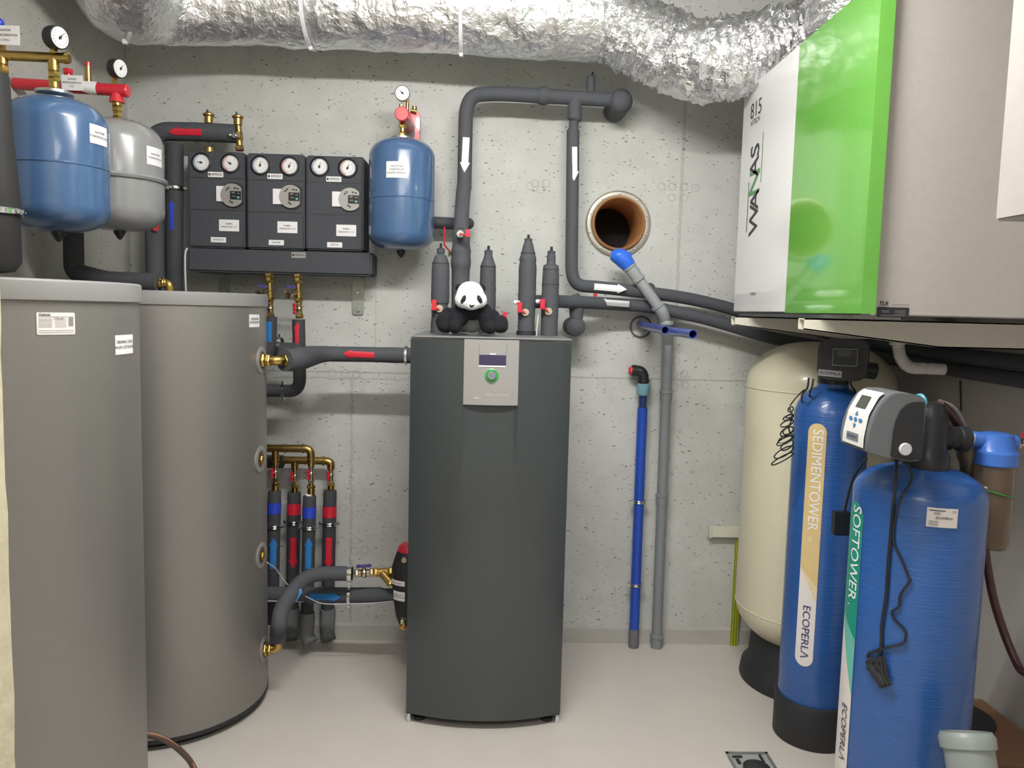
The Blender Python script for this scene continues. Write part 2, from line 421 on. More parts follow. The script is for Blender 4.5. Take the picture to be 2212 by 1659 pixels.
def clamp(parent, c, axis, r, side=V((1, 0, 0)), w=.012, ears=True, wall=None):
    a = V(axis).normalized(); c = V(c); mb = MB()
    mb.lathe([(r, -w/2), (r+.004, -w/2), (r+.0045, 0), (r+.004, w/2), (r, w/2)], c, a, 28, caps=False)
    for rr in (-.45, .45): mb.torus(c+a*w*rr, a, r+.004, .0016, 28, 6)
    sd = V(side).normalized()
    if ears:
        for sg in (-1, 1):
            p = c+sd*sg*(r+.009); f = V((0, 1, 0)) if abs(sd.y) < .5 else V((1, 0, 0))
            mb.box(p, (.014, .006, .012) if abs(sd.x) > .5 else (.006, .012, .014)); mb.cyl(p-f*.014, p+f*.016, .003, 8); mb._hex(p-f*.017, p-f*.012, .0055, 0)
    if wall: mb.cyl(c+V((0, r, 0)), V((c.x, wall, c.z)), .004, 8)
    return mb.build('pipe_clamp', chrome, parent)
def ballvalve(parent, c, axis, L, r, hm, hdir=V((0, -1, 0)), style='butterfly', metal=None):
    a = V(axis).normalized(); c = V(c); hd = V(hdir).normalized(); s = MB()
    s._hex(c-a*L/2, c-a*L*.3, r*1.1, 0); s._hex(c+a*L*.3, c+a*L/2, r*1.1, 0); s.sph(c, r*1.15, 16); s.cyl(c-a*L*.34, c+a*L*.34, r*.9, 16)
    s.cyl(c, c+hd*(r*1.7), r*.42, 12)
    b = s.build('valve_body', metal or nickel, parent)
    h = MB(); t = c+hd*(r*1.75); w = a.cross(hd).normalized()
    if style == 'butterfly':
        h.cyl(t-hd*.002, t+hd*.006, r*.55, 14)
        for sg in (-1, 1):
            h.prism([(0, -r*.35), (r*1.5, -r*.6), (r*1.9, 0), (r*1.5, r*.6), (0, r*.35)], t, a*sg, w, hd*.005, bev=.001)
            h.cyl(t+a*sg*r*1.3, t+a*sg*r*1.3+hd*.009, r*.4, 10)
    else:
        h.cyl(t-hd*.002, t+hd*.005, r*.5, 12); h.box(t+a*r*1.6+hd*.002, (r*.9, r*.5, r*3.2) if abs(a.z) > .5 else (r*3.2, r*.5, r*.9), bev=.001)
    h.build('valve_handle', hm, parent); return b
def gauge(parent, c, nrm, r, depth=.022, m=None, needle=.6, redarc=False, bluearc=False, stem=None, casem=None):
    c = V(c); n = V(nrm).normalized(); s = MB()
    s.lathe([(r*.96, -depth), (r, -depth*.85), (r, 0), (r*.93, .002), (r*.9, 0)], c, n, 32)
    if stem: s.cyl(c-n*depth*.5, stem, r*.16, 10)
    g = s.build('gauge_case', casem or blackp, parent)
    z = V((0, 0, 1)); v = (z-n*z.dot(n)).normalized(); u = v.cross(n); f = lambda e: flat(c+n*e, u, v)
    k = [(r*.9*math.cos(t*math.pi/16), r*.9*math.sin(t*math.pi/16)) for t in range(32)]
    d = MB().shape(k, f(.0012))
    for i in range(13):
        t = math.radians(-135+270*i/12+180+90); ct, st = math.cos(t), math.sin(t); a, b2 = r*.6, r*.74; q = r*.02
        d.shape([(ct*a-st*q, st*a+ct*q), (ct*a+st*q, st*a-ct*q), (ct*b2+st*q, st*b2-ct*q), (ct*b2-st*q, st*b2+ct*q)], f(.0018), m=1)
    if redarc or bluearc:
        A = [(r*.86*math.cos(math.radians(t)), r*.86*math.sin(math.radians(t))) for t in range(110, 251, 10)]; B = [(r*.78*math.cos(math.radians(t)), r*.78*math.sin(math.radians(t))) for t in range(250, 109, -10)]
        d.shape(A+B, f(.0018), m=2)
    d.build('dial', [white, ink, rtape if redarc else btape], g)
    ct, st = math.cos(needle), math.sin(needle)
    nd = MB().shape([(ct*r*.65, st*r*.65), (-ct*r*.2-st*r*.09, -st*r*.2+ct*r*.09), (-ct*r*.2+st*r*.09, -st*r*.2-ct*r*.09)], f(.0026)); nd.cyl(c+n*.002, c+n*.004, r*.14, 12)
    nd.build('needle', ink, g); return g
def brassrun(mb, A, B, r, segs, n=20):
    A = V(A); B = V(B); a = (B-A)
    for (t0, t1, k, hexa) in segs:
        (mb._hex(A+a*t0, A+a*t1, r*k, 0) if hexa else mb.cyl(A+a*t0, A+a*t1, r*k, n))
    return mb

# ============================================================ SETTING
XL, XR, YB, YF = -1.655, 1.885, 3.70, -1.7
sc = P(1335, 484, YB); SR = .128
def wall_with_hole():
    s = MB(); n = 48; y = YB
    ring = [(sc.x+SR*math.cos(2*math.pi*i/n), sc.z+SR*math.sin(2*math.pi*i/n)) for i in range(n)]
    H = .3; sq = []
    for i in range(n):
        t = 2*math.pi*i/n; c, d = math.cos(t), math.sin(t); k = H/max(abs(c), abs(d)); sq.append((sc.x+k*c, sc.z+k*d))
    s.add([(a, y, b) for a, b in ring]+[(a, y, b) for a, b in sq]+[(a, y+.4, b) for a, b in ring],
          [[i, (i+1) % n, n+(i+1) % n, n+i] for i in range(n)]+[[i, 2*n+i, 2*n+(i+1) % n, (i+1) % n] for i in range(n)], 0, False)
    xs = [XL, sc.x-H, sc.x+H, XR]; zs = [0, sc.z-H, sc.z+H, CEIL]
    for i in range(3):
        for j in range(3):
            if i == 1 and j == 1: continue
            s.add([(xs[i], y, zs[j]), (xs[i+1], y, zs[j]), (xs[i+1], y, zs[j+1]), (xs[i], y, zs[j+1])], [[0, 1, 2, 3]], 0, False)
    return s
struct(wall_with_hole().build('wall_back', mconc))
struct(MB().box(((XL+XR)/2, (YF+YB+.4)/2, -.05), (XR-XL+.6, YB-YF+1.2, .1)).build('floor', mfloor))
struct(MB().box(((XL+XR)/2, (YF+YB)/2, CEIL+.05), (XR-XL+.4, YB-YF+.4, .1)).build('ceiling', mceil))
struct(MB().box((XL-.05, (YF+YB)/2, CEIL/2), (.1, YB-YF, CEIL)).build('wall_left', mconc2))
struct(MB().box((XR+.05, (YF+YB)/2, CEIL/2), (.1, YB-YF, CEIL)).build('wall_right', mpaint))
struct(MB().box(((XL+XR)/2, YF-.05, CEIL/2), (XR-XL, .1, CEIL)).build('wall_front', mpaint))
struct(MB().prism([(0, 0), (.022, 0), (.016, .07), (0, .078)], (XL, YB, 0), (0, -1, 0), (0, 0, 1), (XR-XL, 0, 0), 0).build('baseboard_back', mcove))
# plastered door jamb the camera looks past
jm = MB(); je = P(20, 1240, 1.08)
ys = .92; n = 70; vs = []
for i in range(n+1):
    z = CEIL*i/n; w = .006*(noise.noise(V((0, 3, z*9)))+.6*noise.noise(V((5, 1, z*31))))
    vs += [(XL, ys, z), (je.x-.018+w, ys, z), (je.x+w, ys+.012, z), (je.x+w*.7, ys+.16, z), (XL, ys+.16, z)]
jm.add(vs, [[i*5+k, i*5+(k+1) % 5, (i+1)*5+(k+1) % 5, (i+1)*5+k] for i in range(n) for k in range(5)], 0, True)
struct(jm.build('trim_1', mjamb))

# ------------------------------------------------------------ the room's hanging batten, and a fill panel added to lift the shadows
for i, ((lx, ly), ln, wd, lz, w, gl) in enumerate(LAMPS):
    t = thing('ceiling_lamp_or_fill', ['long white batten lamp hanging above the middle of the plant room', 'large square panel added behind the camera as soft fill light'][i], 'lamp')
    MB().box((lx, ly, lz+.012), (ln+.04, wd+(.03 if i else -.035), .03), bev=.005).build('lamp_housing', lamph, t)
    for sx_ in (-.4, .4): MB().cyl((lx+ln*sx_, ly, lz+.024), (lx+ln*sx_, ly, CEIL), .006, 10).build('hanging_rod', lamph, t)
    (MB().box((lx, ly, lz-.027), (ln, wd, .026), bev=.008) if i else MB().cyl((lx-ln/2, ly, lz-.03), (lx+ln/2, ly, lz-.03), .026, 20)).build('lamp_diffuser', mat('lamp_diffuser_%s' % ('batten', 'panel')[i], (255, 255, 255), .5, emit=(255, 253, 248), es=gl), t)
    a = area((lx, ly, lz-.06), ln, wd, w); a.parent = t

# ============================================================ HEAT PUMP
hx0, hx1, hyf, hyb, hzt = -.292, .309, 2.93, 3.56, 1.497
hc = (hx0+hx1)/2; hw = (hx1-hx0)/2
bow = lambda x: hyf-.062*(1-((x-hc)/hw)**2)
def bowed(x0, x1, z0, z1, off, th, n=18, b0=0):
    pl = [(x0+(x1-x0)*i/n, bow(x0+(x1-x0)*i/n)-off) for i in range(n+1)]
    return pl+[(x, y+th) for x, y in pl[::-1]]
hp = thing('heat_pump', 'tall anthracite heat pump cabinet with silver control panel, in the middle of the room', 'heat pump')
MB().box((hc, (hyf+hyb)/2+.004, (hzt+.05)/2), (hw*2-.004, hyb-hyf-.012, hzt-.05), bev=.003).build('cabinet', hpin, hp)
MB().box((hc, (hyf+hyb)/2, hzt-.002), (hw*2, hyb-hyf+.004, .008), bev=.002).build('top_plate', hpin, hp, 'light grey metal top plate')
MB().box((hc, hyf-.001, hzt-.001), (hw*2, .004, .005), bev=.001).build('top_edge', zinc, hp, 'bright metal front edge')
cx0, cx1 = P(1002, 800, 2.88).x, P(1120, 800, 2.88).x; cz0 = P(1061, 875, 2.87).z
for nm, a, b, off in (('front_panel', hx0+.001, cx0, 0), ('front_panel', cx1, hx1-.001, 0)):
    pl = bowed(a, b, 0, 0, off, .03); s = MB(); n = len(pl)
    s.prism(pl, (0, 0, .038), (1, 0, 0), (0, 1, 0), (0, 0, hzt-.012-.038)); k = len(s.s); s.build(nm, hpm, hp)
s = MB(); n = 26   # centre panel is dished below the control panel
vs = []; zs = [.038+(cz0-.038)*j/24 for j in range(25)]
for z in zs:
    q = max(0, min(1, (z-(cz0-.42))/.42)); q = q*q*(3-2*q)
    for i in range(n+1):
        x = cx0+(cx1-cx0)*i/n; u = 2*(i/n)-1; vs.append((x, bow(x)+.02*q*max(0, 1-u*u)**.6, z))
s.add(vs, [[j*(n+1)+i, j*(n+1)+i+1, (j+1)*(n+1)+i+1, (j+1)*(n+1)+i] for j in range(24) for i in range(n)])
s.build('front_panel', hpm, hp, 'dished centre front panel')
cpn = MB(); cpn.prism(bowed(cx0, cx1, 0, 0, .004, .034), (0, 0, cz0), (1, 0, 0), (0, 1, 0), (0, 0, hzt-.006-cz0)); cpo = cpn.build('control_panel', silver, hp, 'silver control panel with display')
bf = lambda e: (lambda x, y: V((x, bow(x)-.004-e, y)))
def bq(x0, y0, x1, y1): a = P(x0, y0, 2.87); b = P(x1, y1, 2.87); return [(a.x, b.z), (b.x, b.z), (b.x, a.z), (a.x, a.z)]
MB().shape(bq(1035, 766, 1093, 789), bf(.0015), .02).build('display', dispm, cpo)
MB().shape(bq(1034, 789, 1092, 793), bf(.002), .02).shape(bq(1058, 763, 1071, 766), bf(.002), .02).build('display_trim', wtape, cpo)
MB().shape(bq(1035, 744, 1036, 766), bf(.001), .02).shape(bq(1094, 744, 1095, 766), bf(.001), .02).build('panel_seam', knobm, cpo)
k = P(1062, 811, 2.868); k.y = bow(k.x)-.004
MB().lathe([(.0255, 0), (.0255, .003), (.022, .005), (.016, .003)], k, (0, -1, 0), 36, caps=False).build('knob_ring', greenl, cpo)
MB().lathe([(.0165, 0), (.0165, .012), (.0145, .0145), (0, .0145)], k, (0, -1, 0), 14).build('knob', knobm, cpo)
lg = P(1075, 852, 2.868); em = MB(); em.text('alpha innotec', lambda x, y: bf(.0012)(lg.x+x, lg.z+y), .0185, cx=.01, wide=.9)
q = P(1030, 852, 2.868)
for a0, a1, rr in ((3.4, 5.6, .012),): em.tube([bf(.0012)(q.x+rr*math.cos(a0+(a1-a0)*i/10), q.z+.004+rr*math.sin(a0+(a1-a0)*i/10)) for i in range(11)], .0009, 6)
em.tube([bf(.001)(q.x-.012+.02*i/4, q.z-.013) for i in range(5)], .0008, 6)
em.build('embossed_logo', mat('embossed_silver', (200, 199, 197), .3, .3), cpo)
s = MB()
pl = [(hx0+.02+(hx1-hx0-.04)*i/20, hyf+.03-.03*(1-((i/10)-1)**2)) for i in range(21)]
base = [(x, y) for x, y in pl]+[(hx1-.01, hyb), (hx0+.01, hyb)]
s.prism(base, (0, 0, .012), (1, 0, 0), (0, 1, 0), (0, 0, .04)); s.build('plinth', blackm, hp)
for x in (hx0+.012, hx1-.012): MB().cyl((x, hyf+.006, .0), (x, hyf+.006, .034), .010, 14).cyl((x, hyf+.012, .025), (x, hyf-.008, .025), .007, 10).build('foot_screw', chrome, hp)
for x in (hx0+.05, hx1-.05):
    for y in (hyf+.03, hyb-.05): MB().cyl((x, y, 0), (x, y, .014), .025, 16).build('foot', blackm, hp)
MB().tube(spline([(P(1158, 700, 3.28).x, 3.24, hzt), (P(1160, 690, 3.28).x, 3.25, hzt+.05), (P(1163, 668, 3.28).x, 3.27, hzt+.09)]), .0028, 8).build('cable', wcable, hp)

# ============================================================ INSULATED VALVES ON THE HEAT PUMP
def prof_px(rows, Y, cx):   # rows of (pixel y, half width px) -> [(r, z)], base first
    return [(px(h, Y), P(cx, y, Y).z) for y, h in rows][::-1]
def column(cx, Y, rows, pin, valve, label, base=None, seams=()):
    t = thing('insulated_valve', label, 'valve', 'insulated valves on top of the heat pump')
    xb = P(cx, 690, Y).x; pr = prof_px(rows, Y, cx); pr[0] = (pr[0][0], hzt+.002)
    pr2 = []
    for i in range(len(pr)-1):
        (r0, z0), (r1, z1) = pr[i], pr[i+1]; m = max(1, int((z1-z0)/.006))
        for j in range(m):
            u = j/m; z = z0+(z1-z0)*u; pr2.append((r0+(r1-r0)*u+.0012*noise.noise(V((cx, z*40, 0))), z))
    pr2.append(pr[-1]); s = MB().lathe(pr2, (xb, Y, 0), n=28)
    ins = s.build('insulation', foam, t)
    sm = MB()
    for y in seams:
        z = P(cx, y, Y).z; r = [a for a, b in pr2 if b <= z][-1]; sm.torus((xb, Y, z), (0, 0, 1), r+.0004, .0014, 28, 6)
    if seams: sm.build('joint', foam2, ins)
    z0 = pr[-1][1]; MB().cyl((xb, Y, z0-.004), (xb, Y, z0+px(pin, Y)), .0055, 10).cyl((xb, Y, z0-.001), (xb, Y, z0+.003), .011, 14).build('vent_pin', blackp, t)
    if base: MB().lathe([(px(base, Y), 0), (px(base, Y), .016), (px(base, Y)-.004, .018)], (xb, Y, hzt+.002), n=28).build('collar', blackm, t)
    if valve:
        (hx, hy), (dx, dy) = valve; rr = max(a for a, b in pr2 if b < pr2[0][1]+.2); f = Y-rr-.002
        d = P(dx, dy, f); MB().cyl((d.x, d.y+.02, d.z), (d.x, d.y-.004, d.z), .0155, 20).cyl((d.x, d.y, d.z), (d.x, d.y-.012, d.z), .004, 8).build('spindle_cap', capm, t)
        h = P(hx, hy, f-.012); m = MB(); m.box((h.x, h.y, h.z), (.019, .014, .036), bev=.002).box((h.x, h.y-.004, h.z-.021), (.022, .02, .008), bev=.002)
        m.tube([(h.x, h.y, h.z-.014), ((h.x+d.x)/2, f-.012, (h.z+d.z)/2-.008), (d.x, f-.008, d.z)], .004, 8); m.build('lever', redp, t)
    return t
column(950, 3.28, [(537, 9), (545, 9), (549, 7), (552, 12), (560, 15), (569, 18), (570, 18), (590, 19), (640, 19.5), (655, 19), (657, 17), (680, 18), (713, 20)], 11, ((938, 657), (949, 667)), 'leftmost black insulated valve with red lever, beside the toy panda', seams=(569, 656))
tc3 = column(1052, 3.34, [(541, 9), (549, 8.5), (553, 9), (575, 16.5), (577, 16.5), (640, 18), (712, 18)], 10, None, 'black insulated valve directly behind the toy panda, its red lever right of the panda', seams=(576,))
h = P(1090, 684, 3.24); MB().prism([(-.011, -.02), (.011, -.02), (.008, .02), (-.008, .02)], (h.x, h.y, h.z), (1, 0, 0), (0, 0, 1), (0, .012, 0), bev=.002).tube([P(1088, 694, 3.245), P(1060, 694, 3.33)], .004, 8).build('lever', redp, tc3)
column(1137, 3.3, [(516, 9), (522, 8), (526, 10), (547, 15), (549, 15), (558, 18), (568, 17.5), (574, 19), (590, 19), (650, 19), (690, 18), (712, 18)], 9, ((1123, 662), (1135, 675)), 'tallest black insulated valve with red lever, to the right of the panda', base=21, seams=(547,))
column(1187, 3.3, [(543, 9), (549, 8), (552, 9.5), (568, 9.5), (571, 11), (573, 16), (579, 17), (600, 18), (650, 19), (715, 18)], 10, ((1172, 655), (1185, 673)), 'rightmost black insulated valve with stepped neck and red lever', seams=(582, 614))
for (x, y) in ((1111, 653), (1160, 651)): pass

# ============================================================ SOURCE PIPES ON THE BACK WALL
YP = 3.53
t = thing('insulated_pipe', 'black insulated pipe rising behind the panda, running along the top to a round cap', 'pipe')
r = px(15, YP)
pts = fillet([P(1003, 408, YP), P(1007, 205, YP), P(1075, 202, YP), P(1180, 208, YP), P(1345, 217, YP)], [.1, .05, .05])
s = MB().tube(pts, r, 22); e = P(1340, 220, YP); s.lathe([(px(24, YP), -(YB-YP-.002)), (px(25, YP), -.02), (px(25.5, YP), .01), (px(23, YP), .03), (px(17, YP), .045), (px(8, YP), .053), (0, .055)], (e.x, YP, e.z), (0, -1, 0), 28)
a = P(1174, 207, YP); s.lathe([(r, -.03), (r+.004, -.02), (r+.009, -.008), (r+.009, .008), (r+.004, .02), (r, .03)], (a.x, YP, a.z), (1, 0, .0), 26, caps=False)
s.build('insulation', foam, t)
d = P(1276, 200, YP); MB().cyl(d, (d.x, d.y, P(1276, 164, YP).z), px(9, YP), 18).cyl((d.x+.006, d.y, P(1276, 166, YP).z), (d.x+.006, d.y, P(1276, 155, YP).z), .004, 8).build('air_vent', foam, t)
Q = [P(1003, 400, YP), P(1000, 425, 3.49), P(997, 470, 3.4), P(996, 505, 3.33)]
s = MB().tube(spline(Q, 5), px(15.5, 3.5), 22).lathe([(a, b) for a, b in prof_px([(496, 16), (505, 19), (512, 18), (528, 18.5), (538, 20), (541, 21), (545, 20.5), (552, 20), (565, 21.5), (578, 20.5), (580, 19.5), (600, 19), (717, 18)], 3.3, 995)], (P(995, 600, 3.3).x, 3.3, 0), n=28)
s.build('insulation', foam, t)
v = P(1004, 506, 3.2); vx = P(994, 505, 3.22)
MB().cyl((vx.x, 3.27, vx.z), (vx.x, 3.225, vx.z), .0155, 20).cyl(vx, (vx.x, vx.y-.012, vx.z), .004, 8).build('spindle_cap', zincm, t)
MB().box((v.x+.012, 3.2, v.z+.004), (.017, .014, .03), bev=.002).tube([(vx.x, 3.21, vx.z), (v.x+.008, 3.2, v.z-.006)], .0035, 8).build('lever', redp, t)
arrow(t, P(1007, 300, YP), P(1003, 375, YP), r, wtape, px(22, YP))
s = MB().tube(fillet([P(925, 480, 3.6), P(1000, 484, 3.6)], .02), px(12.5, 3.6), 20).sph(P(1012, 483, 3.6), px(12, 3.6)); s.build('branch', foam2, t)
t = thing('insulated_pipe', 'black insulated pipe dropping from the top run, then bending right behind the grey drain pipe', 'pipe')
YQ = 3.53; r2 = px(13.5, YQ)
pts = fillet([P(1238, 282, YQ), P(1234, 616, YQ), P(1290, 620, YQ), P(1400, 632, 3.56), P(1480, 643, 3.58), P(1560, 661, 3.6), P(1650, 688, 3.6), V((1.80, 3.6, 1.485)), V((1.80, 3.0, 1.472)), V((1.80, 1.3, 1.45))], [.09, .05, .1, .15, .15, .1, .12, .1])
s = MB().tube([P(1242, 215, YP), P(1241, 258, YP), P(1240, 262, YP)], [px(15, YP), px(15, YP), px(11, YP)], 20).tube([P(1240, 262, YQ), P(1239, 276, YQ), P(1238, 284, YQ), P(1238, 296, YQ)], [px(10, YQ), px(10, YQ), r2*.96, r2], 20).tube(pts, r2, 22)
b = P(1404, 632, 3.6); s.sph(P(1404, 622, 3.6), px(11, 3.6)); s.build('insulation', foam, t)
MB().sph(P(1241, 262, 3.575), .007, 10).build('test_plug', white, t)
arrow(t, P(1240, 320, YQ), P(1240, 393, YQ), r2, wtape, px(21, YQ)); arrow(t, P(1282, 619, YQ), P(1352, 625, YQ), r2, wtape, px(21, YQ))
t = thing('insulated_pipe', 'lower black insulated pipe with a silver left arrow, sagging towards the right corner', 'pipe')
r3 = px(13.5, 3.55)
pts = fillet([P(1140, 652, 3.36), P(1200, 651, 3.42), P(1300, 655, 3.55), P(1400, 662, 3.58), P(1500, 682, 3.58), P(1580, 704, 3.58), P(1660, 730, 3.58), V((1.80, 3.58, 1.428)), V((1.80, 3.0, 1.414)), V((1.80, 1.3, 1.392))], [.05, .05, .05, .1, .1, .1, .12, .1])
s = MB().tube(pts, r3, 22); s.tube([P(1240, 636, 3.5), P(1245, 650, 3.5), P(1245, 690, 3.5), P(1245, 705, 3.5)], [px(9, 3.5), px(17, 3.5), px(14, 3.5), px(14, 3.5)], 20)
e = P(1245, 706, 3.48); s.lathe([(px(14, 3.5), .192), (px(20, 3.5), .185), (px(22, 3.5), .02), (px(20, 3.5), -.02), (px(12, 3.5), -.035), (0, -.038)], (e.x, 3.5, e.z), (0, 1, 0), 24); s.build('insulation', foam, t)
arrow(t, P(1357, 657, 3.55), P(1288, 652, 3.55), r3, sil, px(20, 3.55))
h = P(1286, 637, 3.53); MB().box(h, (.018, .012, .012), bev=.002).tube([h, P(1281, 645, 3.53)], .004, 8).build('lever', redp, t)
for pa, pb in ((P(1161, 651, 3.25), P(1172, 652, 3.31)), (P(1113, 653, 3.25), P(1126, 654, 3.31))): MB().cyl(pb, pa, .0085, 14).sph(pa, .0088, 12).build('test_plug', white, t)
# filling tap beside the centre vessel
t = thing('drain_valve', 'small tap with a long bent red lever, right of the small blue vessel', 'valve')
MB().tube(spline([P(960, 490, 3.5), P(960, 526, 3.5), P(963, 533, 3.48), P(974, 545, 3.4)], 4), .0038, 8).build('lever', redp, t)
c = P(971, 547, 3.38); MB()._hex(c, c+V((.02, .02, -.004)), .009, 0).cyl(c, c-V((0, 0, .014)), .006).cyl(c+V((.01, 0, 0)), c+V((.055, 0, -.004)), .007).build('valve_body', nickel, t)

# ============================================================ TOY PANDA
def fused(parts, name, m, parent, vox=.0035, bumpy=.0016):
    s = MB()
    for c, r, rot in parts: s.sph(c, r, 24, 0, rot)
    o = s.build(name, m, parent); md = o.modifiers.new('r', 'REMESH'); md.mode = 'VOXEL'; md.voxel_size = vox; md.use_smooth_shade = True
    sm = o.modifiers.new('s', 'SMOOTH'); sm.factor = .6; sm.iterations = 14
    bpy.context.view_layer.update()
    me = bpy.data.meshes.new_from_object(o.evaluated_get(bpy.context.evaluated_depsgraph_get())); o.modifiers.clear()
    for v in me.vertices: v.co += v.normal*bumpy*noise.noise(v.co*140)
    me.polygons.foreach_set('use_smooth', [True]*len(me.polygons)); o.data = me; return o
pt = thing('toy_panda', 'black and white plush panda standing on top of the heat pump', 'toy')
YPa = 3.05; g = hzt+.002
def E(x, y, Y, rx, ry, rz): return (P(x, y, Y), (px(rx, Y), px(ry, Y), px(rz, Y)), None)
bp_ = [E(1018, 668, 3.12, 38, 32, 24), E(1018, 668, 3.05, 33, 24, 22), E(984, 692, 3.04, 18, 18, 28), E(1052, 692, 3.04, 18, 18, 28), E(998, 680, 3.04, 17, 18, 24), E(1048, 680, 3.04, 17, 18, 24), E(983, 705, 3.02, 15, 20, 16), E(1057, 707, 3.02, 15, 20, 15), E(986, 690, 3.03, 14, 17, 20), E(1054, 690, 3.03, 14, 17, 22),
       E(961, 694, 3.06, 20, 22, 20), E(1080, 699, 3.06, 18, 22, 19), E(962, 704, 3.05, 18, 22, 15), E(1081, 706, 3.05, 17, 21, 14), E(970, 680, 3.1, 18, 20, 16), E(1062, 684, 3.1, 18, 20, 16)]
bd = fused(bp_, 'body', bfur, pt)
for v in bd.data.vertices: v.co.z = max(v.co.z, g)
o = fused([E(1019, 692, 3.15, 30, 20, 27)], 'belly', belly, pt)
for v in o.data.vertices: v.co.z = max(v.co.z, g+.002)
hd = fused([E(1016, 636, 3.03, 30, 28, 28), E(1017, 646, 3.02, 35, 28, 22), E(1018, 655, 2.99, 22, 20, 15), E(1019, 661, 2.975, 12, 12, 9), E(1001, 650, 3.0, 18, 18, 16), E(1034, 650, 3.0, 18, 18, 16)], 'head', hfur, pt)
fused([E(992, 622, 3.03, 9, 5, 10)], 'ear', bfur, pt); fused([E(1041, 623, 3.03, 9, 5, 10)], 'ear', bfur, pt)
from mathutils.bvhtree import BVHTree
bpy.context.view_layer.update()
bv = BVHTree.FromPolygons([v.co for v in hd.data.vertices], [list(p.vertices) for p in hd.data.polygons])
def onhead(x, y, e=.001):
    d = ray(x, y); h = bv.ray_cast(V((0, 0, CH)), d.normalized()); q = h[0] if h[0] else P(x, y, 2.97)
    return q-d.normalized()*e
def blob(poly, m, e=.002, nm='eye_patch'):
    b = MB(); cx = sum(a for a, _ in poly)/len(poly); cy = sum(b2 for _, b2 in poly)/len(poly)
    c0 = onhead(cx, cy, e*1.6); n = len(poly); vs = [c0]+[onhead(cx+(a-cx)*.6, cy+(q-cy)*.6, e*1.5) for a, q in poly]+[onhead(a, q, e*.4) for a, q in poly]
    fs = [[0, 1+i, 1+(i+1) % n] for i in range(n)]+[[1+i, 1+n+i, 1+n+(i+1) % n, 1+(i+1) % n] for i in range(n)]
    return b.add(vs, fs).build(nm, m, hd)
for sgn, ex in ((1, 1001), (-1, 1036)):
    o = blob([(ex+sgn*a, 647+b) for a, b in ((5, -9), (6, -3), (4, 3), (-1, 9), (-6, 8), (-6, 2), (-3, -5), (1, -9))], bfur)
    c = onhead(ex, 645, .001); MB().sph(c, .0058, 14).build('eye', blackp, o)
o = blob([(1014, 657), (1019, 660), (1024, 658), (1025, 660), (1020, 664), (1019, 665), (1014, 661)], bfur, .004, 'nose')

# ============================================================ BUFFER TANKS
def tank(label, cx, cy, R, ztop, lidh, stat, body_z0=.03):
    t = thing('buffer_tank', label, 'tank', 'grey hot water tanks on the left')
    MB().lathe([(R, body_z0+.012), (R, ztop-lidh)], (cx, cy, 0), n=96).build('jacket', gsteel, t)
    MB().lathe([(R+.004, ztop-lidh), (R+.007, ztop-lidh+.002), (R+.007, ztop-.006), (R+.0055, ztop-.002), (R+.002, ztop), (0, ztop)], (cx, cy, 0), n=96).build('lid', lid, t)
    MB().lathe([(R-.04, 0), (R-.03, body_z0-.004), (R+.001, body_z0-.002), (R+.002, body_z0+.014), (R-.01, body_z0+.016)], (cx, cy, 0), n=96).build('bottom_ring', blackm, t)
    return t
TC2 = (-1.25, 3.07); TC1 = (-1.25, 1.94); TR = .375
z2 = P(450, 630, 2.72).z; z1 = P(150, 600, 1.6).z
t2 = tank('tall grey cylindrical tank in the back left corner with brass ports on its right side', *TC2, TR, z2, px(30, 2.75), 0)
t1 = tank('nearest tall grey cylindrical tank at the left edge with a torn rating sticker', *TC1, TR-.008, z1, px(50, 1.6), 0)
def az(x, y, c, R): q = PC(x, y, c[0], c[1], R); return math.atan2(q.x-c[0], -(q.y-c[1])), q.z
def tk_sticker(t, x, y, c, w, h, rows, size, R=TR, **kw):
    a, z = az(x, y, c, R); return sticker(t, w, h, lambda e: vcyl(c[0], c[1], R, a, z, e), rows, size, cx=.01, **kw)
tk_sticker(t2, 550, 693, TC2, .078, px(29, 2.8), ('ZBIORNIK', 'BUFOROWY'), .0125, dy=.013)
tk_sticker(t1, 270, 744, TC1, .09, px(48, 1.65), ('ZBIORNIK CIEPŁEJ', 'WODY UŻYTKOWEJ'), .0098, R=TR-.008, dy=.013)
a, z = az(122, 699, TC1, TR-.008); f1 = vcyl(*TC1, TR-.008, a, z, .001); f2 = vcyl(*TC1, TR-.008, a, z, .0018)
w, h = px(88, 1.6), px(51, 1.6); s = MB().shape(rrect(w, h, .003), f1, .01)
s.text('Galmet', lambda x, y: f2(x-w*.3, y+h*.4), .008, m=1, bold=.02)
for yy in (.3, .2, .13, .06, -.02, -.09, -.16, -.32, -.41):
    x0, x1 = (-w*.46, w*.46) if yy in (.3, -.32, -.41) else (-w*.46, -w*.12)
    s.shape([(x0, h*yy), (x1, h*yy), (x1, h*yy+.0007), (x0, h*yy+.0007)], f2, .01, m=1)
    if x1 < 0: s.shape([(-w*.05, h*yy), (w*.26, h*yy), (w*.26, h*yy+.0006), (-w*.05, h*yy+.0006)], f2, .01, m=1)
for i in range(16):
    yy = h*.26-i*h*.025; s.shape([(w*.31, yy), (w*.45, yy), (w*.45, yy+h*(.008 if i % 3 else .016)), (w*.31, yy+h*(.008 if i % 3 else .016))], f2, .01, m=1)
s.text('CTN', lambda x, y: f2(x+w*.0, y+h*.22), .006, m=1); s.text('W', lambda x, y: f2(x+w*.14, y+h*.22), .006, m=1)
s.build('sticker', [pale, ink], t1)
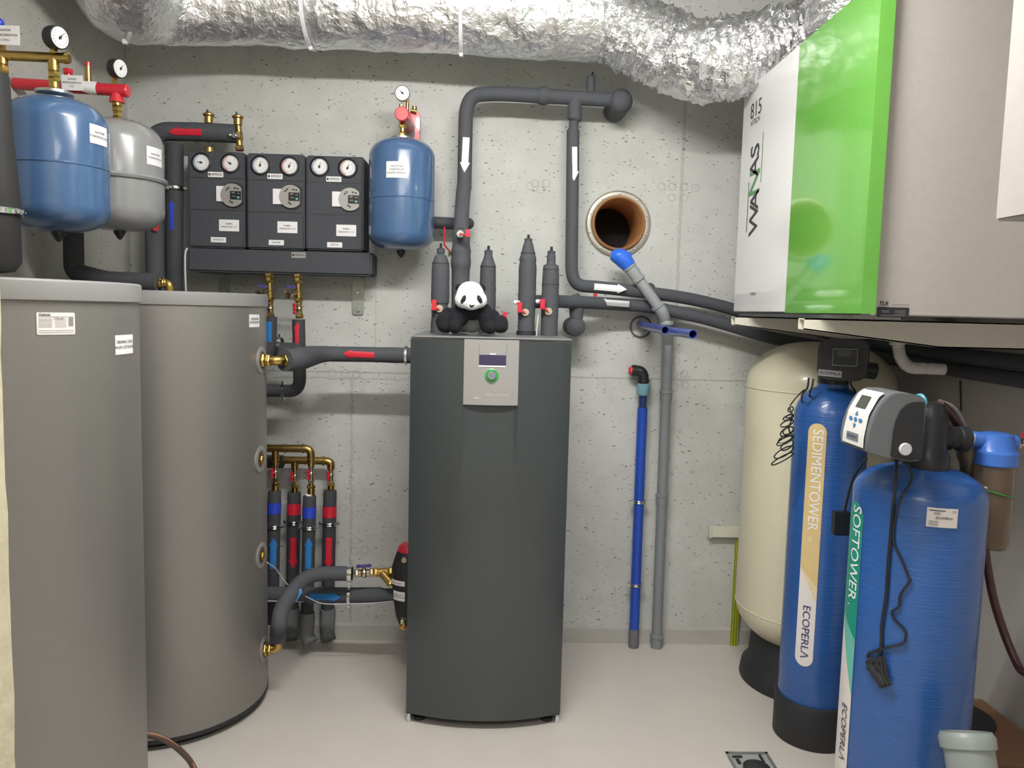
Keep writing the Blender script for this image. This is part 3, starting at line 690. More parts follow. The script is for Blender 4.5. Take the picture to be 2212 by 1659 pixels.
def port(t, x, y, elbow=None, R=TR, c=TC2):
    a, z = az(x, y, c, R); n = V((math.sin(a), -math.cos(a), 0)); o = V((c[0], c[1], z))+n*(R-.004)
    rs = MB().lathe([(.052, 0), (.053, .006), (.046, .008), (.033, .007), (.031, .001), (.0, .0)], o, n, 36).build('port_rosette', mat('rosette_grey', (140, 139, 137), .45), t)
    m = MB()
    if not elbow:
        m.lathe([(.027, -.002), (.027, .008), (.02, .009), (.018, .006)], o, n, 28)._hex(o, o+n*.014, .017, 0); m.box(o+n*.013, (.006, .006, .02)); m.build('port_plug', brassd, rs)
    return o, n, rs
azs = 1.22
port(t2, 563, 992); port(t2, 565, 1200)
oU, nU, rU = port(t2, 565, 778, True); oL, nL, rL = port(t2, 571, 1402, True)
def elbow(rs, o, n, dirn, r, L1, L2):
    n = V(n); d = V(dirn).normalized(); s = MB(); k = o+n*L1
    s._hex(o, o+n*L1*.25, r*1.5, 0); s._hex(o+n*L1*.3, o+n*L1*.55, r*1.35, 0); s.tube(fillet([o, k, k+d*L2], r*1.5), r, 20); s._hex(k+d*L2*.55, k+d*L2, r*1.3, 0)
    s.build('elbow', brass, rs); return k+d*L2
uE = elbow(rU, oU, nU, V((.45, .89, .0)), .0185, .07, .045)
lE = elbow(rL, oL, nL, V((0, 0, 1)), .018, .058, .05)
# ---- insulated pipe from tank outlet to heat pump
t = thing('insulated_pipe', 'thick black insulated pipe with a red arrow from rear tank to heat pump', 'pipe')
s = MB(); r = .034
dv = V((.55, .75, .02)).normalized()
q = [uE-V((.45, .89, 0))*.012, uE+V((.42, .85, 0))*.07, P(668, 770, 3.3), P(700, 765, 3.38), P(735, 765, 3.4), P(800, 766, 3.4), P(925, 769, 3.4)]
s.tube(spline(q, 5), [.044, .045, .045, .046, .046, .046, .046, .046, .045, .045, .044, .042, .040, .038, .036, .035, .034, .033, .033, .033, .033, .033, .033, .033, .033, .033, .033, .034, .034, .034, .034][:len(spline(q, 5))], 24)
s.build('insulation', foam, t)
arrow(t, P(811, 767, 3.4), P(743, 764, 3.4), .0335, rtape, px(20, 3.3), nrm=(0, -1, .05))
clamp(t, P(877, 767, 3.4), (1, 0, .0), .0345, side=(0, 0, 1), w=.01)
t = thing('insulated_pipe', 'black insulated loop below the left filling valve behind the rear tank', 'pipe')
MB().tube(fillet([P(586, 684, 3.5), P(586, 752, 3.5), P(560, 756, 3.5), P(500, 756, 3.5)], .03), px(12, 3.5), 18).build('insulation', foam2, t)
MB().tube([P(530, 757, 3.46), P(600, 759, 3.44), P(655, 762, 3.42)], px(20, 3.44), 20).build('insulation', foam2, t)
clamp(t, P(605, 750, 3.42), (1, 0, 0), px(21, 3.42), side=(0, 0, 1), ears=True)
MB().shape(rrect(px(13, 3.5), px(44, 3.5)), cylfn(P(584, 717, 3.5), (1, 0, 0), (0, -1, 0), .0001) if 0 else vcyl(P(584, 717, 3.5).x, 3.5, px(12, 3.5), -.1, P(584, 717, 3.5).z, .0015), .006).build('tape_strip', btape, t)
t = thing('insulated_pipe', 'black insulated pipe with red up arrow below the right filling valve', 'pipe')
MB().tube(fillet([P(645, 690, 3.48), P(648, 845, 3.48), P(600, 844, 3.48), P(510, 842, 3.48)], .06), px(13.5, 3.48), 20).build('insulation', foam2, t)
arrow(t, P(643, 742, 3.48), P(643, 696, 3.48), px(13.5, 3.48), rtape, px(18, 3.48))
clamp(t, P(612, 844, 3.48), (1, 0, 0), px(14, 3.48), side=(0, 0, 1))
# ---- lower tank pipe to magnetic separator
t = thing('insulated_pipe', 'curved black insulated pipe rising from the lowest brass elbow of the rear tank', 'pipe')
q = [lE-V((0, 0, .02)), lE+V((0, 0, .03)), P(603, 1350, 3.02), P(608, 1318, 3.06), P(628, 1285, 3.12), P(652, 1256, 3.2), P(680, 1242, 3.25), P(715, 1239, 3.28), P(757, 1239, 3.3)]
MB().tube(spline(q, 6), .031, 22).build('insulation', foam, t)
arrow(t, P(634, 1300, 3.13), P(650, 1274, 3.16), .0315, btape, px(15, 3.15))
clamp(t, P(756, 1239, 3.3), (1, 0, 0), .0305, side=(0, 0, 1), w=.018)
t = thing('strainer_valve', 'brass ball valve with purple handle and strainer, low down beside the separator', 'valve')
A = P(762, 1239, 3.3); B = P(850, 1234, 3.3)
ballvalve(t, A.lerp(B, .28), B-A, .08, .018, purple, (0, -.25, 1), metal=nickel)
s = brassrun(MB(), A, B, .0175, [(.5, .62, 1.15, True), (.6, 1.02, .95, False), (.86, 1, 1.2, True)])
c = A.lerp(B, .72); s.cyl(c, c+V((.045, -.01, -.045)), .021, 18)._hex(c+V((.035, -.008, -.035)), c+V((.05, -.011, -.05)), .023, 0); s.build('strainer', brass, t)
t = thing('insulated_pipe', 'straight black insulated pipe with a blue right arrow, entering the separator', 'pipe')
MB().tube([P(500, 1283, 3.42), P(600, 1284, 3.4), P(756, 1286, 3.36), P(820, 1286, 3.33), P(830, 1286, 3.33), P(870, 1286, 3.33)], [px(17, 3.4)]*3+[px(17.5, 3.35), px(15, 3.33), px(15, 3.33)], 22).build('insulation', foam, t)
arrow(t, P(675, 1285, 3.382), P(743, 1286, 3.362), px(17, 3.4)+.001, btape, px(22, 3.4), nrm=(0, -1, .1))
clamp(t, P(755, 1286, 3.36), (1, 0, 0), px(18, 3.37), side=(0, 0, 1))
t = thing('magnetic_separator', 'black insulated separator with red cap, half hidden behind the left side of the heat pump', 'separator')
sx = P(884, 1260, 3.3).x; zz = lambda y: P(870, y, 3.3).z
MB().lathe([(px(a, 3.3), zz(y)) for y, a in ((1345, 22), (1330, 28), (1300, 33), (1285, 36), (1262, 37), (1255, 40), (1225, 39), (1205, 33), (1188, 27))], (sx, 3.3, 0), n=32).build('insulation', blackm, t)
MB().lathe([(px(27, 3.3), zz(1189)), (px(25, 3.3), zz(1180)), (px(18, 3.3), zz(1173)), (0, zz(1171))], (sx, 3.3, 0), n=28).build('cap', redm, t)
f = lambda e: (lambda x, y: vcyl(sx, 3.3, px(40, 3.3), -.62, zz(1248), e)(x, y)); m = MB().shape(rrect(.075, .022), f(.002), .006); m.text('Flamcovent', f(.0028), .011, m=1, cx=.006); m.build('sticker', [white, rtape], t)
sticker(t, .06, .04, lambda e: vcyl(sx, 3.3, px(37.5, 3.3), -.55, zz(1276), e+.002), ('SEPARATOR', 'ZANIECZYSZCZEŃ'), .007, cx=.006)
MB().lathe([(px(20, 3.3), zz(1352)), (px(22, 3.3), zz(1345))], (sx, 3.3, 0), n=24).build('bottom_cap', redm, t)
b = P(868, 1338, 3.2); MB().cyl(b+V((.03, .03, 0)), b, .009, 14).cyl(b, b-V((0, 0, .02)), .006).build('drain_cock', chrome, t)
MB().tube([b+V((.004, -.006, -.004)), b+V((.01, -.01, -.02)), b+V((-.002, -.01, -.034)), b+V((.012, -.01, -.04))], .004, 8).build('lever', ygreen, t)
b2 = P(873, 1210, 3.24); MB().cyl(b2+V((0, .02, 0)), b2-V((0, .008, 0)), .011, 18).build('knob', capm, t)
t = thing('white_cable', 'thin white sensor wire drooping between the black pipes near the floor', 'cable')
MB().tube(spline([P(577, 1215, 3.02), P(595, 1228, 3.1), P(612, 1252, 3.15), P(630, 1272, 3.18)], 5), .0022, 8).tube(spline([P(660, 1288, 3.22), P(690, 1302, 3.28), P(720, 1305, 3.3), P(800, 1303, 3.3), P(850, 1299, 3.25)], 5), .0022, 8).tube([P(575, 1298, 3.3), P(655, 1300, 3.3)], .002, 8).build('wire', wcable, t)

# ---- brass distributors with four insulated risers
def riser(label, cx, Y, ytop, tape, yc, ydown, ytip, upw, tm, am, fl, hdl):
    t = thing('insulated_riser', label, 'pipe', 'insulated risers under the brass distributors')
    r = px(14.5, Y); X = lambda y: P(cx-(y-1060)*.02, y, Y)
    MB().tube([X(ytop), X(ytop+2), X(yc-2), X(yc+4), X(ydown)], [r*.93, r*.98, r, r*.97, r*.97], 22).build('insulation', foam2, t)
    MB().tube([X(tape), X(tape+24)], r+.0012, 22, caps=False).build('tape_band', tm, t)
    clamp(t, X(yc), (0, 0, 1), r+.001, w=.014)
    A, B = X(1157), X(1224)
    arrow(t, B if upw else A, A if upw else B, r, am, px(20, Y))
    if fl: MB().tube([X(ydown-8), X(ydown+6), X(ydown+44), P(cx-(ydown-1060)*.02+fl, ydown+60, Y-.02)], [r*1.15, r*1.2, r*1.1, r*1.15], 20).build('floor_sleeve', fgrey, t)
    return X(ytop)
d1 = riser('insulated riser with dark blue tape and blue arrow, leftmost, beside the rear tank', 593, 3.5, 1060, 1084, 1136, 1345, 1155, True, bbtape, btape, 0, 1)
d2 = riser('insulated riser with red tape, second from the left, its clamp set slightly higher', 636, 3.62, 1063, 1086, 1127, 1320, 1155, False, rtape, rtape, -2, 1)
d3 = riser('insulated riser with dark blue tape, third from left, white sealant on top', 669, 3.5, 1071, 1093, 1138, 1330, 1155, True, bbtape, btape, 8, 1)
d4 = riser('rightmost insulated riser with red tape and red down arrow', 713, 3.6, 1060, 1092, 1130, 1322, 1155, False, rtape, rtape, 2, 1)
clampd = thing('brass_distributor', 'front brass distributor tube feeding the two blue-taped risers', 'pipe')
r = px(8.5, 3.5); zT = P(620, 970, 3.5).z
def dist(t, x0, cols, Y, yy, m=brassd):
    r = px(8.5, Y); a = P(x0, yy[0], Y); e = P(cols[-1][0], yy[1], Y); s = MB()
    s.tube(fillet([a, e, P(cols[-1][0], cols[-1][1], Y)], .03), r, 20); 
    k = a.lerp(e, .55); s.cyl(k, k+(e-a).normalized()*.006, r*1.15); s.cyl(e-(e-a).normalized()*.04, e-(e-a).normalized()*.03, r*1.2)
    if len(cols) > 1: s.cyl(P(cols[0][0], yy[0]+3, Y), P(cols[0][0], cols[0][1], Y), r*.9)
    s.build('tube', m, t)
    for cx, y0, y1 in cols:
        A = P(cx, y0-8, Y); B = P(cx, y1, Y)
        brassrun(MB(), A, B, .0125, [(0, .2, 1.25, False), (.0, .06, 1.5, False), (.15, .78, .85, False), (.7, 1.0, 1.3, False), (.72, .8, 1.5, True)]).build('fitting', brass, t)
        ballvalve(t, A.lerp(B, .4), B-A, px(40, Y), .0125, redp, (-.35, -1, 0), metal=nickel)
dist(clampd, 540, [(595, 1000, 1062), (672, 1000, 1070)], 3.5, (968, 969))
cb = thing('brass_distributor', 'rear brass distributor tube feeding the two red-taped risers', 'pipe')
dist(cb, 590, [(637, 1012, 1064), (715, 1012, 1060)], 3.62, (993, 996))
MB().torus(P(669, 1069, 3.5), (0, 0, 1), .014, .006, 18, 6).build('sealant', white, clampd)
MB().tube([P(560, 997, 3.6), P(612, 997, 3.6)], px(14, 3.6), 18).build('insulation', foam2, cb)

# ============================================================ PUMP STATIONS AND MANIFOLD
YS = 3.515
def station(x0, yt, x1, yb, label, gl, gr, name_txt, na, nb, lbls, disc, rect):
    t = thing('pump_station', label, 'pump', 'three pump stations above the manifold')
    A = P(x0, yt, YS); B = P(x1, yb, YS); w = B.x-A.x; h = A.z-B.z; c = V(((A.x+B.x)/2, 0, (A.z+B.z)/2))
    D = YB-.012-YS; s = MB(); s.box((c.x, YS+D/2, c.z), (w-.002, D, h), bev=.007, seg=3)
    cs = s.build('casing', epp, t)
    zs = [P(x0+20, yt+86*k, YS).z for k in (.68, 1.48)]
    m = MB()
    for z in zs: m.box((c.x, YS-.0004, z), (w-.012, .0012, .0016))
    m.build('casing_joint', blackp, cs)
    mm = [cs]
    for (gx, gy), ra, nd, nm in ((gl, False, na, 0), (gr, True, nb, 1)):
        g = P(gx, gy, YS-.004); MB().lathe([(px(21, YS), .0), (px(21, YS), .002), (px(19, YS), .005), (px(18, YS), .0)], (g.x, YS, g.z), (0, -1, 0), 32, caps=False).build('gauge_recess', blackp, cs)
        gauge(t, g, (0, -1, 0), px(17, YS), .02, needle=nd, redarc=ra, bluearc=not ra, casem=silver)
    f = lambda x, y, e: flat(V((P(x, y, YS).x, YS-e, P(x, y, YS).z)), (1, 0, 0), (0, 0, 1))
    mb = MB().shape(rrect(px(32, YS), px(11, YS), .003), f(*lbls[0], .001)); mb.text('AFRISO', f(lbls[0][0]+3, lbls[0][1], .0018), .0145, m=1, bold=.012); mb.shape(rrect(.009, .009), (lambda q: lambda x, y: q(x-.026, y))(f(*lbls[0], .0018)), m=1); mb.build('brand_plate', [white, ink], t)
    sticker(t, px(42, YS), px(24, YS), lambda e: f(*lbls[1], e), ('POMPA', 'OBIEGOWA C.O.'), .0095, dy=.013)
    sticker(t, px(32, YS), px(11, YS), lambda e: f(*lbls[2], e), (name_txt,), .0105)
    # circulation pump showing through the casing
    (r0, r1), (dx, dy) = rect, disc
    pa, pb = P(r0[0], r0[1], YS), P(r1[0], r1[1], YS); pr = MB()
    pr.box(((pa.x+pb.x)/2, YS-.003, (pa.z+pb.z)/2), (pb.x-pa.x, .01, pa.z-pb.z), bev=.001)
    pu = pr.build('pump_label', white, t); q = P(dx, dy, YS); R = px(24, YS); cut = R*.78
    poly = [(R*math.cos(a), R*math.sin(a)) for a in [math.acos(.78)+(2*math.pi-2*math.acos(.78))*d/40 for d in range(41)]]
    MB().prism(poly, (q.x, YS+.004, q.z), (1, 0, 0), (0, 0, 1), (0, -.0145, 0)).build('pump_face', silver, t)
    sh = MB().prism([(a*1.1, b*1.12) for a, b in poly], (q.x+.003, YS-.0002, q.z), (1, 0, 0), (0, 0, 1), (0, -.001, 0)); sh.build('pump_recess', blackp, t)
    k = MB(); g = lambda e: flat((q.x, YS-.0108-e, q.z), (1, 0, 0), (0, 0, 1))
    k.shape(rrect(R*.95, R*.72), (lambda fn: lambda x, y: fn(x+R*.3, y-R*.02))(g(.001)))
    for a, b, sx_, sy_ in ((-.1, .2, .25, .08), (.35, .15, .2, .06), (-.05, -.1, .3, .05), (.3, -.2, .25, .05)): k.shape(rrect(R*sx_, R*sy_), (lambda fn, a=a, b=b: lambda x, y: fn(x+R*(a+.2), y+R*b))(g(.0016)), m=1)
    for a, b in ((.25, .6), (.5, .55), (-.3, .6), (-.45, .45), (0, -.65), (-.15, -.55)): k.shape(rrect(R*.16, R*.12), (lambda fn, a=a, b=b: lambda x, y: fn(x+R*a, y+R*b))(g(.001)))
    k.sph((q.x+R*.55, YS-.0125, q.z-R*.2), (R*.1, .001, R*.1), 10, 2); k.build('pump_display', [blackp, silver, teal2], t)
    return t
station(404, 325, 529, 537, 'leftmost black pump station, marked PIWNICA, under the insulated pipe', (434, 351), (497, 353), 'PIWNICA', 3.0, 2.6, ((466, 377), (495, 487), (472, 518)), (503, 422), ((468, 402), (500, 436)))
station(532, 330, 658, 540, 'middle black pump station of the three, marked PARTER', (562, 357), (625, 359), 'PARTER', 1.35, 1.2, ((594, 381), (621, 491), (597, 524)), (629, 425), ((590, 408), (616, 442)))
station(660, 335, 785, 543, 'rightmost black pump station, marked PIĘTRO, beside the small blue vessel', (690, 360), (751, 363), 'PIĘTRO', 1.3, 1.2, ((721, 387), (748, 498), (723, 529)), (757, 431), ((718, 414), (746, 447)))
t = thing('heating_manifold', 'long black insulated manifold beam carrying the three pump stations', 'manifold')
A = P(405, 532, YS-.01); B = P(803, 595, YS-.01); zt, zb = P(600, 541, YS).z, P(600, 591, YS-.01).z
A.z = zt; D = YB-.02-YS; s = MB().prism([(0, 0), (0, zt-zb), (.04, zt-zb+.001), (D, zt-zb), (D, 0)], (A.x, YS-.012, zb), (0, 1, 0), (0, 0, 1), (B.x-A.x, 0, 0), bev=.008); s.build('casing', epp, t)
f = P(645, 549, YS-.013); fl = lambda e: flat((f.x, YS-.0125-e, f.z-.004), (1, 0, 0), (0, 0, 1)); mb = MB().shape(rrect(px(30, YS), px(12, YS)), fl(.001)); mb.text('AFRISO', (lambda q: lambda x, y: q(x+.005, y))(fl(.0018)), .013, m=1, bold=.012); mb.shape(rrect(.009, .009), (lambda q: lambda x, y: q(x-.023, y))(fl(.0018)), m=1); mb.build('brand_plate', [silver, ink], t)
for bx in (473, 768):
    a = P(bx, 598, 3.62); b = P(bx, 680, 3.62); m = MB(); w = px(25, 3.62)
    m.prism(rrect(w, a.z-b.z, .012), ((a.x), YB-.006, (a.z+b.z)/2), (1, 0, 0), (0, 0, 1), (0, -.005, 0), bev=.0008)
    m.box((a.x, (YB-.006+YS+.08)/2, zb-.004), (w, YB-.006-YS-.08, .005)); o = m.build('bracket', zincm, t)
    n = MB()
    for y in (632, 670): q = P(bx, y, 3.62); n.cyl((q.x, YB-.01, q.z), (q.x, YB-.02, q.z), .009, 18)._hex(V((q.x, YB-.02, q.z)), V((q.x, YB-.026, q.z)), .0065, 0)
    n.build('bolt', zinc, o)
# filling valves beneath the manifold
for i, (cx, hm2, lb) in enumerate(((581, purple, 'brass filling valve with two purple handles under the manifold, nearer the rear tank'), (643, redp, 'brass filling valve with a purple and a red handle under the manifold'))):
    t = thing('filling_valve', lb, 'valve', 'brass filling valves under the manifold')
    Y = 3.5; top = P(cx, 597, Y); bot = P(cx+4, 688, Y); a = bot-top; top.z = zb-.001
    brassrun(MB(), top, bot, .0145, [(0, .08, 1.5, True), (.08, .2, 1.25, True), (.2, .5, .95, False), (.38, .55, 1.15, False), (.55, .62, 1.3, True), (.62, 1, .9, False), (.9, 1, 1.2, True)]).build('body', brassd, t)
    c = top.lerp(bot, .4); e = c+V((-.03, -.045, -.012)); m = MB().cyl(c, e, .012, 18).lathe([(.017, 0), (.019, .004), (.019, .014), (.013, .016), (.011, .006)], e-(e-c).normalized()*.006, e-c, 24)
    m.build('drain_port', nickel, t)
    c2 = top.lerp(bot, .3); m = MB(); hd = c2+V((-.022, -.03, .002)); m.cyl(c2, hd, .006, 10)
    for sg in (-1, 1): m.prism([(0, -.004), (.018, -.007), (.023, 0), (.018, .009), (0, .005)], hd, V((sg, 0, .1 if sg < 0 else -.1)), V((0, 0, 1)), (0, -.006, 0), bev=.001)
    m.build('upper_handle', purple, t)
    ballvalve(t, top.lerp(bot, .78), a, .05, .0135, hm2, (-.75, -1, 0), metal=nickel)

# ============================================================ EXPANSION VESSELS
def vessel(label, cx, Y, R, zt, zbot, m, seamz, flange=0, bulge=1):
    t = thing('expansion_vessel', label, 'expansion vessel'); L = zt-zbot; pr = []
    dome = R*.6; db = R*.5
    for i in range(13): a = math.pi/2*i/12; pr.append((R*math.sin(a)**.7 if i else .001, zbot+db*(1-math.cos(a))**1.0))
    for i in range(1, 13): a = math.pi/2*i/12; pr.append((R*math.cos(a)**.7 if i < 12 else .03, zt-dome+dome*math.sin(a)))
    MB().lathe(pr, (cx, Y, 0), n=64).build('shell', m, t)
    if flange: MB().lathe([(R-.002, seamz-.012), (R+.008, seamz-.01), (R+.012, seamz-.002), (R+.008, seamz+.005), (R-.002, seamz+.006)], (cx, Y, 0), n=64, caps=False).build('flange', m, t)
    else: MB().torus((cx, Y, seamz), (0, 0, 1), R-.001, .0035, 64, 8).build('weld_seam', m, t)
    MB().lathe([(.02, zbot+.006), (.02, zbot-.006), (.006, zbot-.028), (0, zbot-.03)], (cx, Y, 0), n=20).build('air_cap', blackp, t)
    return t
# centre vessel on the back wall
Yv = 3.48; vx = P(868, 420, Yv); Rv = px(70, Yv-.03); zT, zB = P(868, 300, Yv).z, P(865, 541, Yv-.03).z
t = vessel('small blue expansion vessel hanging on the back wall right of the pump stations', vx.x, Yv, Rv, zT, zB, vblue, P(868, 420, Yv-Rv).z-.006)
MB().lathe([(px(20, Yv), zT-.006), (px(25, Yv), zT-.004), (px(25, Yv), zT+.004), (px(20, Yv), zT+.006)], (vx.x, Yv, 0), n=32).build('neck_ring', zinc, t)
q = P(857, 366, Yv-Rv); sticker(t, px(46, Yv-Rv), px(34, Yv-Rv), lambda e: vcyl(vx.x, Yv, Rv, math.asin((q.x-vx.x)/Rv), q.z, e), ('NACZYNIE', 'WZBIORCZE', 'DOLNE ŹRÓDŁO'), .0105, dy=.0135, cx=.006)
MB().box((vx.x, YB-.03, zT-.03), (.03, .06, .05)).build('wall_bracket', zincm, t)
t = thing('safety_group', 'red safety group with white gauge on top of the small centre vessel', 'safety valve')
n0 = V((vx.x, Yv, zT+.006)); n1 = P(868, 258, Yv-.02)
brassrun(MB(), n0, V((n0.x, n0.y, n1.z)), .0125, [(0, .3, 1.2, True), (.3, .6, 1.0, False), (.55, .85, 1.35, True), (.85, 1, 1, False)]).build('fitting', brass, t)
s = MB(); e = P(868, 246, Yv-.05); s.lathe([(px(15, 3.4), 0), (px(15, 3.4), .008), (px(13.5, 3.4), .011)], (e.x, e.y+.004, e.z), (0, -1, 0), 28)
s.tube([(e.x, e.y, e.z), (e.x, YB-.02, e.z)], px(12.5, 3.45), 24).cyl((e.x, Yv, e.z), (vx.x, Yv, n1.z-.004), .019, 20)
s.prism([(0, .03), (.055, -.06), (.055, .03)], (e.x+.012, Yv+.04, e.z), (1, 0, 0), (0, 0, 1), (0, .03, 0), bev=.004); s.box((e.x+.055, Yv+.08, e.z-.03), (.02, .06, .13), bev=.004)
s.build('group_body', redm, t)
gc = P(869, 201, Yv-.055); gauge(t, gc, (0.02, -1, -.05), px(16, 3.42), .026, needle=2.4, stem=V((e.x, Yv-.03, e.z+.02)), casem=zinc)
s = MB(); s.cyl((e.x+.018, Yv-.005, e.z+.02), (e.x+.018, Yv-.005, P(878, 214, Yv).z), .0075, 14).cyl((e.x-.006, Yv-.03, e.z+.01), (e.x-.006, Yv-.03, e.z+.045), .0085, 14)
s.cyl((e.x+.042, Yv+.06, e.z+.02), (e.x+.042, Yv+.06, e.z+.06), .011, 16).cyl((e.x+.03, Yv+.03, e.z+.035), (e.x+.055, Yv+.03, e.z+.03), .009, 16); s.build('vents', brass, t)

# the two vessels on the left wall
YB1, YB2 = 2.5, 2.84
b1 = P(122, 350, YB1); RB = px(101, YB1-.01); t = vessel('large blue expansion vessel, nearest of the hanging vessels, top left', b1.x, YB1, RB, P(122, 203, YB1-.05).z, P(122, 498, YB1-.06).z, vblue, P(122, 345, YB1-RB).z)
z = P(122, 199, YB1).z; MB().lathe([(px(30, YB1), z-.012), (px(36, YB1), z-.008), (px(36, YB1), z), (px(28, YB1), z+.003)], (b1.x, YB1, 0), n=36).build('neck_ring', zinc, t)
f = PC(206, 290, b1.x, YB1, RB); aa = math.atan2(f.x-b1.x, YB1-f.y); sticker(t, .078, px(40, 2.4), lambda e: vcyl(b1.x, YB1, RB, aa+.12, f.z, e), ('NACZYNIE', 'WZBIORCZE C.W.U.'), .0085, dy=.013, cx=.006)
zN1 = z
b2 = P(256, 380, YB2); RG = px(89, YB2-.01); t = vessel('light grey expansion vessel with a flanged middle, behind the large blue one', b2.x, YB2, RG, P(256, 254, YB2-.04).z, P(256, 496, YB2-.06).z, vgrey, P(256, 372, YB2-RG).z, 1)
zN2 = P(256, 254, YB2-.04).z
f = PC(329, 337, b2.x, YB2, RG); aa = math.atan2(f.x-b2.x, YB2-f.y); sticker(t, .078, px(38, 2.75), lambda e: vcyl(b2.x, YB2, RG, aa+.1, f.z, e), ('NACZYNIE', 'WZBIORCZE C.O.'), .0085, dy=.013, cx=.006)
t = thing('brass_manifold', 'polished brass safety manifold with a pressure gauge above the large blue vessel', 'manifold')
zb1 = P(90, 124, YB1).z; rb = px(10, YB1); xe = P(143, 127, YB1).x
s = MB().cyl((XL+.002, YB1, zb1+.004), (xe, YB1, zb1), rb, 28); s.lathe([(rb*1.12, 0), (rb*1.12, .014), (rb*.8, .016)], (xe-.006, YB1, zb1), (1, 0, 0), 28)
s.build('tube', brass, t)
brassrun(MB(), V((b1.x, YB1, zN1)), V((b1.x, YB1, zb1)), .016, [(0, .12, 1.15, True), (.1, .3, .95, False), (.28, .42, 1.15, True), (.42, .62, 1.05, True), (.6, 1, .98, False)]).build('fitting', brass, t)
x5 = P(4, 120, YB1).x; brassrun(MB(), V((x5, YB1, zb1)), V((x5, YB1, P(4, 160, YB1).z)), .016, [(0, .5, 1, False), (.5, 1, 1.2, True)]).cyl((x5, YB1, zb1), (x5, YB1, P(4, 97, YB1).z), .011, 14).build('fitting', brassd, t)
gc = P(129, 81, YB1-.02); gauge(t, gc, (.93, -.35, -.06), px(23, YB1), .034, needle=.9, stem=V((P(118, 100, YB1).x, YB1, gc.z-.045)))
x = P(116, 100, YB1).x; MB()._hex(V((x, YB1, zb1+rb*.8)), V((x, YB1, zb1+.05)), .0125, 0).build('gauge_nut', brass, t)
MB().sph(P(-3, 50, YB1), .016, 14).cyl(P(-3, 50, YB1), (P(-3, 50, YB1).x, YB1, zb1), .007, 10).build('valve_knob', bbtape, t)
c = P(12, 76, YB1-.03); s = MB().box((c.x, c.y, c.z), (px(56, YB1), .002, px(38, YB1)), 0); fl = flat((c.x, c.y-.0016, c.z), (1, 0, 0), (0, 0, 1)); lines(s, fl, ('ZAWÓR', 'BEZPIECZEŃSTWA', 'C.W.U.'), .014, .014, .0085, bold=.012); s.build('tag', [white, ink], t)
t = thing('red_manifold', 'red safety manifold with a gauge and two small valves above the grey vessel', 'manifold')
zr = P(262, 196, YB2).z; rr_ = px(12, YB2); xe = P(274, 196, YB2).x; dz = .006
s = MB().cyl((XL+.002, YB2, zr+.012), (xe, YB2, zr), rr_, 28).lathe([(rr_*1.08, 0), (rr_*1.08, .01), (rr_*.9, .014)], (xe-.008, YB2, zr), (1, 0, 0), 28); s.lathe([(.026, 0), (.018, .03)], (b2.x, YB2, zr-.04), (0, 0, 1), 24); s.build('tube', redm, t)
brassrun(MB(), V((b2.x, YB2, zN2-.004)), V((b2.x, YB2, zr-.03)), .014, [(0, .2, 1.2, True), (.2, .5, 1.05, True), (.45, .7, 1.25, True), (.7, 1, 1.1, False)]).build('fitting', brass, t)
gc = P(260, 148, YB2-.02); gauge(t, gc, (.93, -.35, -.06), px(19, YB2), .03, needle=1.0, stem=V((b2.x-.005, YB2, gc.z-.035)))
MB()._hex(V((b2.x-.006, YB2, zr+rr_*.8)), V((b2.x-.006, YB2, zr+rr_+.035)), .0105, 0).build('gauge_nut', brass, t)
a = P(191, 180, YB2); b = P(190, 140, YB2); brassrun(MB(), V((a.x, YB2, zr+rr_)), V((a.x, YB2, b.z)), .0105, [(0, .2, 1.1, False), (.18, .9, 1.05, False), (.88, .95, .9, False)]).build('air_vent', brass, t)
MB().cyl((a.x, YB2, b.z-.004), (a.x, YB2, P(190, 134, YB2).z), .010, 14).build('vent_cap', redm, t)
x = P(147, 160, YB2).x; MB()._hex(V((x, YB2, P(147, 160, YB2).z)), V((x, YB2, P(147, 149, YB2).z)), .017, 0).cyl((x, YB2, zr), (x, YB2, P(147, 160, YB2).z), .012).build('safety_valve_cap', redm, t)
w0, w1 = P(184, 195, YB2).x, P(213, 196, YB2).x; MB().tube([(w0, YB2, zr+.007), (w1, YB2, zr+.004)], rr_+.002, 28, caps=False).build('paper_band', white, t)
c = P(156, 179, YB2-.035); s = MB().box((c.x, c.y, c.z), (px(43, YB2), .002, px(30, YB2))); fl = flat((c.x, c.y-.0016, c.z), (1, 0, -.03), (.0, 0, 1)); lines(s, fl, ('ZAWÓR', 'BEZPIECZEŃSTWA', 'C.O.'), .012, .012, .0075, bold=.012); s.build('tag', [white, ink], t)

# ============================================================ INSULATED PIPES TOP LEFT
Yc = 3.56
t = thing('insulated_pipe', 'thick black insulated pipe with a red left arrow above the pump stations', 'pipe')
rc = px(19, Yc); MB().tube(fillet([P(338, 700, 3.52), P(330, 283, Yc), P(430, 285, Yc), P(512, 289, Yc)], [.075, .03]), rc, 26).build('insulation', foam, t)
clamp(t, P(341, 406, 3.52), (0, 0, 1), rc+.001, side=(1, 0, 0), w=.014); arrow(t, P(341, 480, 3.52), P(334, 498, 3.52), rc, rtape, px(16, 3.5))
arrow(t, P(443, 286, Yc), P(371, 284, Yc), rc+.0015, rtape, px(20, Yc))
t = thing('insulated_pipe', 'black insulated vertical pipe with a dark blue up arrow, left of the pump stations', 'pipe')
MB().tube([P(377, 312, Yc), P(376, 700, Yc)], px(18, Yc), 24).build('insulation', foam2, t); arrow(t, P(377, 498, Yc), P(377, 435, Yc), px(18, Yc), bbtape, px(14, Yc), nrm=(.05, -1, 0))
clamp(t, P(377, 407, Yc), (0, 0, 1), rc+.001, side=(1, 0, 0), w=.014)
